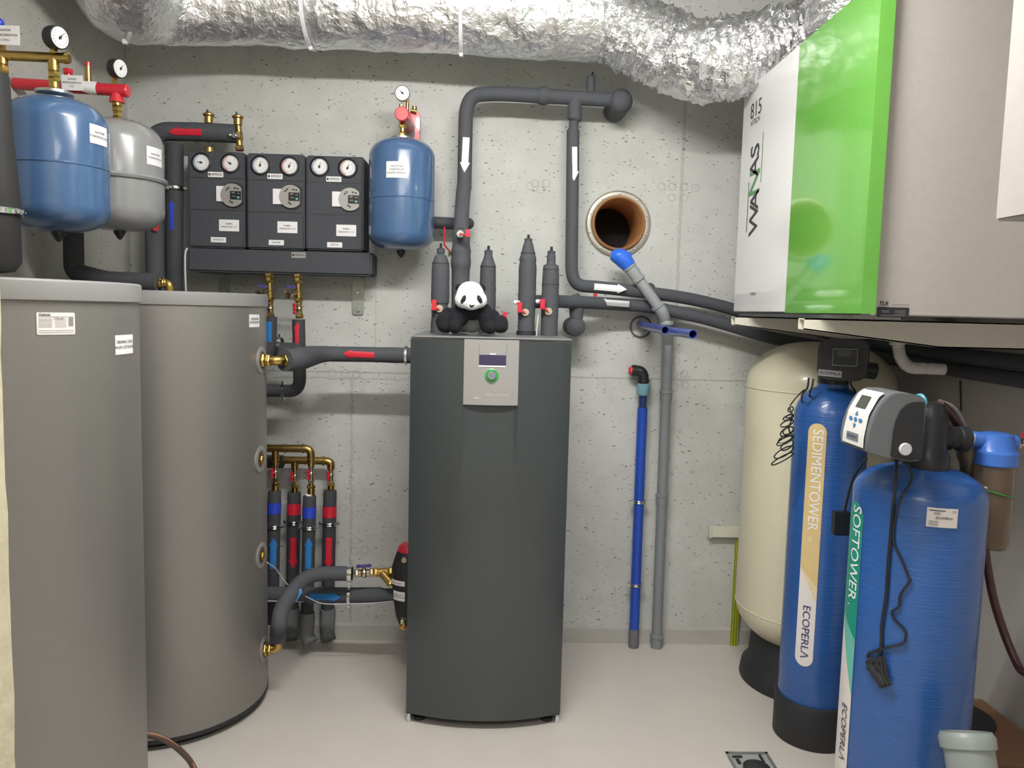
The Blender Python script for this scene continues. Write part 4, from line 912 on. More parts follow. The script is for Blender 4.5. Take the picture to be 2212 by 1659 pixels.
t = thing('insulated_pipe', 'L-shaped black insulated pipe below the large blue vessel, ending in a brass elbow', 'pipe')
e = P(342, 611, 2.95); MB().tube(fillet([P(157, 430, 2.98), P(160, 588, 2.98), P(230, 606, 2.96), e], [.03, .02]), px(20, 2.95), 22).build('insulation', foam2, t)
g = P(366, 612, 2.95); s = MB()._hex(e-V((.005, 0, 0)), e+V((.012, 0, 0)), .018, 0).torus(e+V((.02, 0, 0)), (1, 0, 0), .012, .006, 20, 8).torus(e+V((.028, 0, 0)), (1, 0, 0), .012, .005, 20, 8).tube(fillet([e, g, (g.x, g.y, z2+.002)], .02), .0155, 18)
s.build('elbow', brass, t)
t = thing('insulated_pipe', 'thick dark insulated pipe at the far left edge beneath the brass manifold', 'pipe')
ex = P(-8, 380, 2.2); MB().lathe([(0, P(0, 592, 2.2).z), (.045, P(0, 586, 2.2).z), (.062, P(0, 566, 2.2).z), (.062, P(0, 470, 2.2).z), (.066, P(0, 455, 2.2).z), (.06, P(0, 380, 2.2).z), (.052, P(0, 300, 2.2).z), (.0475, P(0, 163, 2.2).z), (.043, P(0, 158, 2.2).z)], (P(-16, 380, 2.2).x, 2.2, 0), n=32).build('insulation', mat('shade_darkened_foam', (42, 41, 42), .7, bump=.2), t)  # foam colour darkened to stand in for the dim left edge of view
clamp(t, V((P(-14, 457, 2.2).x, 2.2, P(0, 457, 2.2).z)), (0, 0, 1), .067, side=(1, 0, 0), w=.014)
def airvent(x, y0, y1, Y, label):
    t = thing('air_vent', label, 'air vent', 'brass air vents on the upper left pipe'); b = P(x, y1, Y); c = P(x, y0, Y); r = px(10, Y)
    MB().lathe([(r*.5, -.01), (r*.5, .004), (r*.88, .006), (r*.9, (c.z-b.z)*.6), (r*1.18, (c.z-b.z)*.68), (r*1.2, (c.z-b.z)*.8), (r*.5, (c.z-b.z)*.95), (0, c.z-b.z)], b, n=24).build('float_body', brassd, t)
    MB().cyl((b.x-.006, Y, c.z-.006), (b.x-.006, Y, c.z+.008), .0045, 10).build('vent_screw', blackp, t); return t
airvent(451, 241, 269, Yc, 'brass air vent standing on the insulated pipe, left of the two')
v = airvent(514, 246, 273, 3.55, 'brass air vent on a brass tee at the end of the insulated pipe')
t = thing('brass_tee', 'brass tee and nipple between the insulated pipe end and the left pump station', 'fitting')
A = P(515, 272, 3.55); B = P(518, 326, 3.55); brassrun(MB(), A, B, .015, [(0, .3, .85, False), (.25, .6, 1.15, True), (.55, .8, .95, False), (.8, 1, 1.25, True)]).build('tee_body', brassd, t)
c = A.lerp(B, .45); MB().cyl(c, c+V((-.012, -.035, 0)), .011).sph(c+V((-.03, -.03, .002)), .009, 12).build('cap', zinc, t)
MB().cyl(P(452, 318, 3.56), P(452, 330, 3.56), .02, 20).build('union', brassd, t)
t = thing('white_cable', 'short white cable hanging down left of the manifold beam', 'cable')
MB().tube(spline([P(404, 536, 3.45), P(400, 550, 3.44), P(400, 590, 3.44), P(402, 632, 3.44)], 5), .004, 8).build('wire', wcable, t)

# ============================================================ WALL SLEEVE, DRAIN AND WATER PIPES
t = thing('wall_sleeve', 'round brown pipe sleeve through the concrete wall with a steel clamping ring', 'pipe')
R = px(60, 3.66)
s = MB().lathe([(.112, .34), (.112, -.03), (.117, -.036), (.124, -.03), (.124, .34)], (sc.x, YB, sc.z), (0, 1, 0), 56, caps=False); s.build('sleeve_pipe', brown, t)
MB().lathe([(.1245, .0), (.1245, -.012), (.131, -.015), (.146, -.011), (.149, -.013), (.152, -.008), (.152, .0)], (sc.x, YB, sc.z), (0, 1, 0), 56, caps=False).build('clamping_ring', mat('stained_steel', (178, 172, 160), .4, .6, bump=.2, bscale=20, var=.15), t)
for i in range(10): a = .3+i*math.pi/5; c = V((sc.x+.138*math.cos(a), YB-.016, sc.z+.138*math.sin(a))); MB().cyl(c+V((0, .006, 0)), c, .006, 12)._hex(c, c-V((0, .004, 0)), .0045, 0).build('bolt', zinc, t)
MB().cyl((sc.x, YB+.33, sc.z), (sc.x, YB+.34, sc.z), .112, 40).build('end_cap', earth, t)
t = thing('drain_pipe', 'grey plastic drain pipe standing against the back wall with a slanted upper branch', 'pipe')
Yd = 3.64; r = px(11.5, Yd); Xd = lambda y: P(1443-(y-735)*.038, y, Yd)
for a, b in ((733, 846), (850, 1068), (1072, 1372)): MB().tube([Xd(a), Xd(b)], r, 24).build('pipe_section', gpvc, t)
for y in (846, 1070): MB().lathe([(r+.001, -.05), (r+.003, -.04), (r+.0035, -.01), (r+.007, -.006), (r+.007, .006), (r+.001, .008)], Xd(y), n=28).build('coupling', gpvc, t)
q = Xd(1372); MB().lathe([(r+.003, -(q.z)), (r+.003, -.012), (r+.008, -.008), (r+.008, .004), (r, .006)], q, n=28).build('coupling', gpvc, t)
kn = P(1432, 676, 3.52); tp = P(1368, 588, 3.52); u = (tp-kn).normalized()
MB().tube(fillet([Xd(738), P(1441, 716, 3.58), kn, kn+u*.03], .03), r*1.12, 24).lathe([(r*1.2, -.008), (r*1.3, 0), (r*1.2, .01)], P(1440, 698, 3.54), n=26).build('elbow', gpvcl, t)
MB().tube([kn, tp], r, 24).build('slanted_pipe', gpvcl, t)
m = MB(); m.lathe([(r+.001, -.03), (r+.003, -.02), (r+.0035, 0), (r+.008, .004), (r+.008, .014), (r, .016)], kn+u*.03, u, 26).build('coupling', gpvcl, t)
m = MB(); m.lathe([(r+.001, -.02), (r+.007, -.014), (r+.007, -.002), (r+.004, .0), (r+.004, .05), (r+.008, .054), (r+.008, .062), (r, .064)], tp-u*.03, u, 26).build('coupling', gpvcl, t)
b0 = tp+u*.03; bg = MB(); N = 14; k = 30
for j in range(N+1):
    tt = j/N; L = .075*tt; rad = (r+.006)*(1+.25*math.sin(tt*2.6)); rad *= (1 if tt < .75 else 1-(tt-.75)*2.2)
a_, u_, w_ = frame(u); vs = []; fs = []
for j in range(N+1):
    tt = j/N; base = (r+.007)*(1.0+.22*math.sin(tt*2.7)); base *= 1 if tt < .8 else 1-(tt-.8)*3
    cc = b0+u*(.088*tt)+V((-.02, 0, .0))*tt*tt
    for i in range(k):
        an = 2*math.pi*i/k; d = (u_*math.cos(an)+w_*math.sin(an)); rr = base*(1+.16*noise.noise(d*3+V((0, 0, tt*4)))*tt); vs.append(cc+d*rr)
for j in range(N):
    for i in range(k): fs.append([j*k+i, j*k+(i+1) % k, (j+1)*k+(i+1) % k, (j+1)*k+i])
fs.append([N*k+i for i in range(k)]); bg.add(vs, fs); tl = b0+u*.05+V((.03, 0, .012)); bg.sph(tl, (.012, .008, .016), 10); bg.build('plastic_wrap', bagb, t, 'crumpled bright blue plastic wrap')
t = thing('pipe_sleeve', 'dark rubber wall seal around the two blue pipes in the back wall', 'seal')
c = P(1385, 706, YB-.01); MB().lathe([(px(24, 3.69), .02), (px(24, 3.69), -.008), (px(21, 3.69), -.01), (px(20, 3.69), .004), (.0, .006)], (c.x, YB, c.z), (0, 1, 0), 36).build('seal_ring', mat('grey_rubber', (92, 90, 94), .6), t)
for (x0, y0, x1, y1, lb) in ((1378, 700, 1437, 713, 'shorter of the two blue pipes sticking out of the wall seal'), (1392, 708, 1497, 722, 'longer of the two blue pipes sticking out of the wall seal')):
    a = P(x0, y0, YB+.05); d = ray(x1, y1); Ye = 3.69*(x0-1058)/(x1-1058); b = P(x1, y1, Ye)
    t = thing('blue_pipe', lb, 'pipe', 'open blue pipes in the wall seal'); rp = px(11.5, Ye) if x1 < 1450 else px(12.5, Ye); rp = .0165
    a = V((a.x, YB+.05, a.z)); ax = (b-a).normalized(); L = (b-a).length
    MB().lathe([(rp-.003, .0), (rp, .0), (rp, L), (rp-.0028, L), (rp-.0028, L-.25), (0, L-.25)], a, ax, 28, caps=False).build('pipe_wall', bpipe2, t)
t = thing('water_pipe', 'bright blue water riser on the back wall with a black elbow and red tape', 'pipe')
Yw = 3.64; Xw = lambda y: P(1389-(y-850)*.038, y, Yw); r = px(11, Yw)
rng = [Xw(880+(1360-880)*i/60) for i in range(61)]; MB().tube(rng, [r*(1+.02*noise.noise(V((0, i*1.3, 0)))) for i in range(61)], 24).build('pipe_wrap', bpipe, t)
MB().tube([Xw(845), Xw(882)], px(8.5, Yw), 20).build('inner_pipe', navy, t); MB().tube([Xw(1358), V((Xw(1390).x, Yw, 0))], r*1.05, 22).build('floor_sleeve', fgrey, t)
MB().lathe([(px(11, Yw), -.03), (px(14, Yw), -.02), (px(14.5, Yw), .022), (px(12, Yw), .026)], Xw(840), n=12).build('nut', cyan, t)
MB().tube(fillet([Xw(829), P(1389, 802, Yw), P(1364, 800, Yw)], .035), px(12, Yw), 22).torus(Xw(822), (0, 0, 1), px(13, Yw), .003, 24, 6).torus(P(1372, 801, Yw), (1, 0, 0), px(12, Yw), .004, 24, 6).build('elbow', blackp, t)
a = P(1371, 801, Yw); s = MB(); s.lathe([(px(9, Yw), 0), (px(10, Yw), .01), (px(9, Yw), .022), (px(6, Yw), .028), (0, .029)], a, (-1, 0, -.1), 14)
for i in range(len(s.v)): s.v[i] += V((noise.noise(s.v[i]*70), noise.noise(s.v[i]*70+V((9, 0, 0))), noise.noise(s.v[i]*70+V((0, 9, 0)))))*.004
s.build('red_tape', redp, t)
for y in (1083, 1262): clamp(t, Xw(y), (0, 0, 1), r+.001, w=.012, wall=YB)
t = thing('cable_trunking', 'short beige cable trunking box on the back wall beside the cream tank', 'trunking')
a = P(1538, 1140, 3.66); b = P(1640, 1163, 3.66); MB().box(((a.x+b.x)/2, 3.68, (a.z+b.z)/2), (b.x-a.x, .038, a.z-b.z), bev=.003).build('channel', trunk, t)
MB().box((a.x-.004, 3.678, (a.z+b.z)/2), (.012, .044, a.z-b.z+.008), bev=.003).build('end_cap', trunk, t)
for i, nm in enumerate(('leftmost of the three yellow-green earth cables running to the floor', 'middle of the three yellow-green earth cables running to the floor', 'rightmost of the three yellow-green earth cables running to the floor')):
    t = thing('earth_cable', nm, 'cable', 'earth cables below the trunking'); x = 1591+i*6; A = P(x, 1160, 3.68); B = P(x-12, 1388, 3.67); B.z = 0
    MB().tube([A, B], .0062, 10).build('cable_sheath', ygreen, t); o = V((-.0032, -.0046, 0)); MB().tube([A+o, B+o], .0022, 8).build('stripe', cgreen, t)

# ============================================================ FOIL DUCTS
def crinkle(path, r, m, name, parent, amp, k=56, step=.02, rib=0, freq=9, rs=None):
    pts = [V(p) for p in path]; dense = [pts[0]]
    for a, b in zip(pts, pts[1:]):
        n = max(1, int((b-a).length/step))
        for j in range(1, n+1): dense.append(a.lerp(b, j/n))
    N = len(dense); rad = rs if rs else (lambda u: r)
    s = MB().tube(dense, [rad(i/(N-1)) for i in range(N)], k, caps=True)
    vs = s.v[:N*k]
    for i in range(N):
        c = dense[i]
        for j in range(k):
            p = s.v[i*k+j]; d = (p-c).normalized()
            f = noise.noise(p*freq)+.6*noise.noise(p*freq*2.3+V((7, 0, 0)))+.35*abs(noise.noise(p*freq*5))
            if rib: f += rib*(noise.noise(V((i*.9, j*.10, 3)))+.8*noise.noise(V((i*1.7, j*.22, 9))))
            s.v[i*k+j] = p+d*amp*f
    return s.build(name, m, parent)
t = thing('ventilation_duct', 'large silver foil-wrapped air duct hanging along the top of the back wall', 'duct')
DY = 3.36; DR = .165
cen = lambda x, yb, Y=DY, R=DR: P(x, yb, Y)+V((0, 0, R+.004))
pth = [V((-1.36, 1.7, 2.86)), V((-1.34, 2.3, 2.855)), cen(190, 46, 2.78), cen(262, 78, 3.05), cen(340, 92, 3.26), cen(480, 95), cen(800, 108), cen(1100, 121), cen(1290, 134)]
pth[2].x = P(262, 40, 2.8).x+.02; pth[2].z = 2.85
crinkle(spline(pth, 8), DR, foil1, 'foil_jacket', t, .010, 72, .016, freq=7)
fl = [cen(1275, 134), cen(1330, 141, 3.36, .15), cen(1400, 175, 3.34, .15), cen(1470, 205, 3.3, .15), cen(1545, 217, 3.22, .15), V((1.28, 3.2, 2.70)), V((1.45, 3.22, 2.73)), V((1.70, 3.22, 2.74))]
crinkle(spline(fl, 8), .15, foil2, 'flexible_section', t, .010, 96, .009, rib=2.0, freq=8)
for x, tilt in ((330, .25), (655, -.12), (1015, 0)):
    i = min(range(len(pth)), key=lambda q: abs(pth[q].x-P(x, 60, DY).x)); sp = spline(pth, 8); c = min(sp, key=lambda q: abs(q.x-P(x, 60, DY).x) + (0 if q.y > 2.7 else 9))
    st = MB(); rr = DR+.008; a_, u_, w_ = frame(V((1, tilt*.4+(-.5 if x == 330 else 0) * -1, 0)))
    st.lathe([(rr, -.008), (rr+.0035, -.007), (rr+.0035, .007), (rr, .008)], c, a_, 56, caps=False)
    st.box((c.x, c.y-.02, c.z-rr-.004), (.016, .018, .018), bev=.003); st.build('strap', mat('white_strap', (232, 232, 236), .4), t)
t = thing('air_duct', 'second crumpled silver foil duct rising from the top of the ventilation unit', 'duct')
ux0, uyn, uyf, uzb, uzt = 1.025, 2.185, 3.3, 1.612, 2.515
dx, dy = 1.235, 2.86
crinkle([V((dx, dy, uzt+.07)), V((dx, dy, CEIL-.01))], .14, foil2, 'flexible_section', t, .009, 72, .01, rib=1.6, freq=8, rs=lambda u: .135 if u > .15 else .115+.13*u)
MB().lathe([(.125, .0), (.128, .01), (.125, .085)], (dx, dy, uzt), n=40, caps=False).build('collar', mat('dark_galvanised_collar', (110, 114, 118), .4, .8), t)

# ============================================================ VENTILATION UNIT ON THE RIGHT WALL
t = thing('ventilation_unit', 'large white and green wall-hung ventilation unit in the upper right', 'ventilation unit')
MB().box(((ux0+.04+XR)/2, (uyn+uyf)/2, (uzb+uzt)/2), (XR-ux0-.04-.002, uyf-uyn, uzt-uzb), bev=.003).build('housing', mat('light_grey_side_panel', (184, 178, 173), .2, coat=.4), t)
Yg, Yc2 = PX(1690, 675, ux0).y, PX(1853, 688, ux0).y
Yg, Yc2 = 2.72, 2.155
MB().box((ux0+.021, (Yg+uyf)/2, (uzb+uzt)/2+.004), (.042, uyf-Yg, uzt-uzb-.004), bev=.002).build('front_panel', unitw, t)
fr = MB(); fr.prism([(0, Yg-.001), (0, Yc2), (.041, Yc2), (.041, Yg-.001)], (ux0-.001, 0, uzb+.003), (1, 0, 0), (0, 1, 0), (0, 0, uzt-uzb-.003)); fr.build('green_panel', unitg, t, 'glossy green vertical panel')
MB().box((ux0+.046, uyn+.001, (uzb+uzt)/2), (.007, .007, uzt-uzb)).build('edge_trim', wtape, t)
MB().box((ux0+.09, (uyn+uyf)/2+.02, uzb-.006), (.14, uyf-uyn-.08, .012)).build('drip_rail', zincm, t)
fF = lambda Y, z, e=.0015: flat((ux0-e, Y, z), (0, 0, 1), (0, 1, 0))   # text running upwards on the left face
def q2(x, y): return PX(x, y, ux0)
L0, L1 = q2(1618, 500), q2(1642, 296); zc0, zc1 = L0.z, L1.z; Yt = (q2(1622, 480).y+q2(1640, 310).y)/2
wl = (zc1-zc0); s = MB()
cy = Yt; hgt = .14
for i, ch in enumerate('WANAS'):
    zz_ = zc0+wl*(.12, .335, .54, .715, .9)[i]*.98
    s.text(ch, (lambda x, y, zz_=zz_, i=i: fF(cy-(.012 if i < 2 else -.012 if i > 2 else 0), zz_)(x, y*1.0)), hgt*(1.0 if i != 2 else 1.2), m=1 if i == 2 else 0, bold=.006, wide=.86)
s.shape([(0, 0), (wl*.56, 0), (wl*.56, .006), (0, .006)], lambda x, y: fF(cy+.068, zc0)(x, y)); s.shape([(wl*.5, 0), (wl*1.03, 0), (wl*1.03, .006), (wl*.5, .006)], lambda x, y: fF(cy-.072, zc0)(x, y), m=1)
s.build('lettering', [ink, mat('logo_green', (86, 150, 84), .4)], t)
uF = lambda Y, z, e=.0015: flat((ux0-e, Y, z), (0, -1, 0), (0, 0, 1))
q = q2(1634, 236); s = MB().text('815', uF(q.y, q.z), .085, bold=-.004, space=1.0, wide=1.05)
s.build('lettering', ink, t)
q = q2(1632, 262); MB().text('H/TECH', uF(q.y, q.z), .03).build('lettering', ink, t); q = q2(1627, 635); MB().text('WANAS', uF(q.y, q.z), .018).build('lettering', ink, t)
e = lambda x, y: P(x, y, uyn-.001)
a, b = e(1895, 663), e(1962, 686); s = MB(); s.box(((a.x+b.x)/2, uyn-.001, (a.z+b.z)/2), (b.x-a.x, .002, a.z-b.z)); fl = flat(((a.x+b.x)/2, uyn-.0028, (a.z+b.z)/2), (1, 0, 0), (0, 0, 1))
for i, (x, y, w) in enumerate(((-.022, .004, .022), (-.022, .0, .022), (.02, .004, .03), (.02, 0, .03), (.02, -.005, .03), (0, -.009, .07))): s.shape(rrect(w, .0012), (lambda x=x, y=y: lambda p, q: fl(p+x, q+y))(), m=1)
s.build('sticker', [blck, silver], t)
q = e(1908, 656); s = MB().text('TLR', flat((q.x, uyn-.001, q.z), (1, 0, 0), (0, 0, 1)), .016, bold=.03, shear=.3).shape(rrect(.05, .001), flat((q.x+.05, uyn-.001, q.z-.002), (1, 0, 0), (0, 0, 1))).shape(rrect(.022, .0008), flat((q.x, uyn-.001, q.z-.009), (1, 0, 0), (0, 0, 1))); s.build('sticker', ink, t)
for Yb, lb in ((3.17, 'cream tapered wall bracket under the far end of the ventilation unit'), (2.47, 'cream tapered wall bracket under the near end of the ventilation unit')):
    t = thing('wall_bracket', lb, 'bracket', 'cream brackets under the ventilation unit'); zt = uzb-.014; W_ = .05; xa = .985
    for yy in (-W_/2, W_/2-.004): MB().prism([(xa, zt-.035), (1.42, zt-.082), (XR, zt-.082), (XR, zt), (xa, zt)], (0, Yb+yy, 0), (1, 0, 0), (0, 0, 1), (0, .004, 0)).build('side_plate', beige, t)
    MB().prism([(xa, zt-.035), (1.42, zt-.082), (XR, zt-.082), (XR, zt-.078), (1.42, zt-.078), (xa, zt-.031)], (0, Yb-W_/2, 0), (1, 0, 0), (0, 0, 1), (0, W_, 0)).build('bottom_plate', beige, t)
    MB().box(((xa+XR)/2, Yb, zt-.002), (XR-xa, W_, .004)).build('top_plate', beige, t)
t = thing('corrugated_hose', 'short white corrugated condensate hose hanging below the ventilation unit', 'hose')
Yh = 2.75; path = spline([P(1938, 715, Yh), P(1941, 750, Yh), P(1947, 775, Yh), P(1965, 793, Yh), P(1995, 796, Yh), P(2039, 798, Yh)], 14); N = len(path)
MB().tube(path, [px(12.5, Yh)*(1+(.09*math.sin(i*2.1) if 8 < i < N-14 or N-14 < i < N-8 and i % 2 else 0)) for i in range(N)], 24).cyl(P(1937, 690, Yh), P(1939, 745, Yh), px(17, Yh), 20).build('hose_body', corr, t)
t = thing('white_cabinet', 'white wall cabinet cut off by the right edge near the top', 'cabinet')
q0, q1 = P(2147, 478, 1.4), P(2169, 10, 1.4); MB().box(((q0.x+XR)/2, 1.15, (q0.z+2.9)/2), (XR-q0.x-.002, .5, 2.9-q0.z), bev=.004).build('cabinet_body', mat('cabinet_enamel', (178, 173, 168), .4), t); MB().box(((q0.x+XR)/2+.02, 1.15, q0.z-.012), (XR-q0.x-.05, .44, .024)).build('bottom_tray', zincm, t)
t = thing('wall_wire', 'short thin dark wire hanging on the right wall below the black pipes', 'cable')
a, b = PX(2074, 822, XR-.006), PX(2076, 888, XR-.006); MB().tube([a, b], .003, 8).build('wire', blackp, t)

# ============================================================ PRESSURE TANK AND WATER TOWERS
cX, cY, cR = P(1765, 1000, 3.3).x, 3.32, .303
t = thing('pressure_tank', 'large cream pressure tank in the back right corner behind the blue towers', 'tank')
zt_ = P(1765, 742, 3.1).z; pr = []
for i in range(13): a = math.pi/2*i/12; pr.append((max(.001, cR*math.sin(a)**.85), .16+.2*(1-math.cos(a))))
for i in range(1, 13): a = math.pi/2*i/12; pr.append((max(0.001, cR*math.cos(a)**.75), zt_-.2+.2*math.sin(a)))
MB().lathe(pr, (cX, cY, 0), n=72).build('shell', cream, t)
for z in (zt_-.2, .345): MB().torus((cX, cY, z), (0, 0, 1), cR-.0015, .003, 72, 6).build('weld_seam', cream, t)
MB().lathe([(.265, 0), (.27, .01), (.262, .06), (.235, .09), (.225, .235), (.2, .24)], (cX, cY, 0), n=56).build('base', blackm, t)

def tower(label, cx, cy, R, zdome, zneck, Rb, hb, m=tblue):
    t = thing('water_tower', label, 'water filter', 'blue water treatment towers'); pr = []
    for i in range(9): a = math.pi/2*i/8; pr.append((max(.001, R*math.sin(a)**.8), .03+.07*(1-math.cos(a))))
    for i in range(1, 15): a = math.pi/2*i/14; pr.append((max(.055, R*math.cos(a)**.8), zdome+(zneck-zdome)*math.sin(a)))
    pr.append((.052, zneck+.02)); sh = MB().lathe(pr, (cx, cy, 0), n=72).build('tank_shell', m, t)
    MB().lathe([(Rb-.004, 0), (Rb, .006), (Rb, hb-.008), (Rb-.004, hb), (R+.001, hb)], (cx, cy, 0), n=56).build('base', blackm, t); return t, sh
sX, sY, sR = P(1796, 1000, 2.87).x, 2.87, .132
sX = (P(1700, 1250, 2.87).x+ .132 + .0)
q = ray(1698, 1200); ang = math.atan2(q.x, q.y)
# centre from the left silhouette of the tower
def from_left(x, y, cy, R): q = ray(x, y); th = math.atan2(q.x, q.y); return cy*math.tan(th)+R/math.cos(th)
sX = from_left(1696, 1200, sY, sR)
zd, zn = P(1790, 905, sY).z, P(1790, 838, sY).z+.01
t, sh = tower('tall blue water tower with a tan SEDIMENTOWER label, behind the shorter one', sX, sY, sR, zd, zn, .143, .165)
def strip(t, cx, cy, R, a, ztop, zbot, w, m1, m2, m3, zc1, zc2, round_bot=True):
    f = lambda e: vcyl(cx, cy, R, a, 0, e); r = w/2; K = 10
    top = [(r*math.cos(math.pi*i/K), ztop-r+r*math.sin(math.pi*i/K)) for i in range(K+1)]; bot = [(-r*math.cos(math.pi*i/K), zbot+r-r*math.sin(math.pi*i/K)) for i in range(K+1)] if round_bot else [(-r, zbot), (r, zbot)]
    s = MB().shape(top+bot, f(.0012), .008, 0, 0)
    s.shape(top+[(-r, zc1), (r, zc1-.07)], f(.002), .008, 0, 1); s.shape([(-r, zc1), (r, zc1-.07), (r, zc2)], f(.0022), .008, 0, 2)
    return s.build('label_strip', [m3, m1, m2], t)
qa = PC(1764, 960, sX, sY, sR); aS = math.atan2(qa.x-sX, sY-qa.y)
qt, qb = PC(1770, 915, sX, sY, sR).z, PC(1732, 1438, sX, sY, sR).z; wS = .066
lb = strip(t, sX, sY, sR, aS, qt, qb, wS, tan, tan2, pale, PC(1745, 1225, sX, sY, sR).z, PC(1745, 1300, sX, sY, sR).z)
def downtext(cx, cy, R, a, zc, e): f = vcyl(cx, cy, R, a, zc, e); return lambda x, y: f(y, -x)
z0, z1_ = PC(1765, 925, sX, sY, sR).z, PC(1748, 1146, sX, sY, sR).z
s = MB(); s.text('SEDIMENTOWER', downtext(sX, sY, sR, aS+.02, (z0+z1_)/2, .003), .052, cy=.008, wide=(z0-z1_)/.40, bold=.001); s.build('lettering', wtape, lb); MB().text('M', downtext(sX, sY, sR, aS-.02, z1_-.03, .003), .018, cy=.008).build('lettering', wtape, lb)
z0, z1_ = PC(1750, 1308, sX, sY, sR).z, PC(1735, 1422, sX, sY, sR).z; MB().text('ECOPERLΛ', downtext(sX, sY, sR, aS+.0, (z0+z1_)/2, .003), .038, cy=.008, wide=(z0-z1_)/.185, bold=.0).build('lettering', inkb, lb)
# its valve head
hY = 2.8; a, b = P(1722, 745, hY-.07), P(1850, 822, hY-.07); c = V((sX+.004, hY+.005, (a.z+b.z)/2+.004)); w = px(122, hY-.07)
R_ = Matrix.Rotation(-.48, 3, 'Z'); w = .165; hh_ = (a.z-b.z)*1.2; h = MB().prism(rrect(w, hh_, .036, 6), c+R_ @ V((0, -.075, .006)), R_ @ V((1, 0, 0)), (0, 0, 1), R_ @ V((0, .15, 0)), bev=.0035); hd_ = h.build('valve_head', blackp, t); F = lambda x, y, e: c+R_ @ V((x, -.076-e, y))
o = MB().shape(rrect(w*.6, .078, .008), lambda x, y: F(x+.012, y+.014, .0)).build('display_bezel', blackm, hd_)
MB().shape(rrect(w*.5, .062, .004), lambda x, y: F(x+.008, y+.016, .001)).build('display_frame', knobm, hd_); MB().shape(rrect(w*.47, .055, .004), lambda x, y: F(x+.008, y+.016, .0016)).build('display_window', blackp, hd_)
MB().shape(rrect(w*.27, .02), lambda x, y: F(x+.004, y+.03, .0022)).build('lcd', lcd, hd_)
s = MB().shape(rrect(px(48, 2.73), px(14, 2.73)), lambda x, y: F(x-.038, y-.043-.05*x, .001)); s.text('ECOPERLA', lambda x, y: F(x-.038, y-.043-.05*x, .002), .0145, m=1, bold=.02, shear=.2); s.build('brand_plate', [silver, inkb], hd_)
MB().cyl(c+V((.07, 0, -.03)), c+V((.118, -.01, -.035)), .03, 24).build('motor_cap', blackp, t); MB().lathe([(.05, zn-.01), (.055, zn+.01), (.055, c.z-.03)], (sX, sY, 0), n=28).build('neck_adapter', blackp, t)
for (x0, y0, x1, y1) in ((1747, 824, 1733, 852), (1757, 826, 1750, 846), (1841, 815, 1848, 846)): MB().tube(spline([P(x0, y0-8, 2.78), P(x0-3, (y0+y1)/2, 2.78), P(x1, y1, 2.80), P(x1-2, y1+14, 2.86)], 4), .0035, 8).build('cable', blackp, t)
t = thing('coiled_cable', 'tangled bundle of thin black cable hanging between the cream tank and the tall tower', 'cable')
s = MB(); pts = [P(1738, 842, 2.79), P(1728, 850, 2.78), P(1714, 866, 2.77), P(1706, 880, 2.76), P(1712, 900, 2.75), P(1704, 925, 2.75), P(1712, 948, 2.75)]; s.tube(spline(pts, 5), .0026, 8)
rg = random.Random(3)
for i in range(11):
    yb_ = 886+i*9+rg.uniform(-6, 6); L = 12+i*3.0+rg.uniform(-9, 7); hgt_ = rg.uniform(6, 19); sl = .35+.06*i*(.5) ; pp = []
    for j in range(13): th = 2*math.pi*j/12; u_ = .5-.5*math.cos(th); pp.append(P(1714-L*u_, yb_+sl*L*u_*.8+hgt_*.5*math.sin(th), 2.735+.012*math.sin(i*5+th)))
    s.tube(spline(pp, 3), .0024, 6)
s.build('cable_loops', blackp, t)

fY, fR = 2.22, .178
fX = from_left(1822, 1350, fY, fR)
zd, zn = P(1965, 1085, fY-.1).z, P(1960, 1003, fY).z
t, sh = tower('shorter, nearest blue water tower with a teal SOFTOWER label on its left side', fX, fY, fR, zd, zn, .19, .13)
q = PC(1850, 1200, fX, fY, fR); aF = math.atan2(q.x-fX, fY-q.y)
zt2 = PC(1856, 1086, fX, fY, fR).z; lb = strip(t, fX, fY, fR, aF-.12, zt2, .18, .088, teal, teal2, pale, PC(1845, 1330, fX, fY, fR).z, PC(1835, 1500, fX, fY, fR).z, False)
z0, z1_ = PC(1854, 1096, fX, fY, fR).z, PC(1838, 1288, fX, fY, fR).z
s = MB(); s.text('SOFTOWER', downtext(fX, fY, fR, aF-.05, (z0+z1_)/2, .0032), .062, cy=.008, wide=(z0-z1_)/.315, bold=.004); s.build('lettering', wtape, lb); MB().text('L', downtext(fX, fY, fR, aF-.12, z1_-.025, .003), .02, cy=.008).build('lettering', wtape, lb)
z0, z1_ = PC(1828, 1520, fX, fY, fR).z, PC(1825, 1650, fX, fY, fR).z; MB().text('ECOPERLΛ', downtext(fX, fY, fR, aF-.04, (z0+z1_)/2, .003), .04, cy=.008, wide=(z0-z1_)/.195).build('lettering', ink, lb)
q = PC(2036, 1119, fX, fY, fR); a0 = math.atan2(q.x-fX, fY-q.y); ff = lambda e: (lambda x, y: vcyl(fX, fY, fR, a0, q.z, e)(x, y-.02*x)); w, h = .079, px(43, 2.1)
s = MB().shape(rrect(w, h), ff(.001), .008)
for i in range(3): s.shape(rrect(w*(.5, .2, .2)[i], .0025 if i == 0 else .0012), (lambda i: lambda x, y: ff(.0018)(x-w*(.18, .18, .18)[i], y+h*(.36, .25, .18)[i]))(i), .008, m=1)
s.text('ECOPERLA', lambda x, y: ff(.0018)(x+.004, y-.001), .009, m=1, bold=.01, shear=.2); s.text('CE', lambda x, y: ff(.0018)(x+w*.37, y+h*.33), .009, m=1)
for i in range(4): s.shape(rrect(w*.3, .0009), (lambda i: lambda x, y: ff(.0018)(x-w*.28, y-h*(.2+.07*i)))(i), .008, m=1)
s.build('sticker', [pale, ink], t)
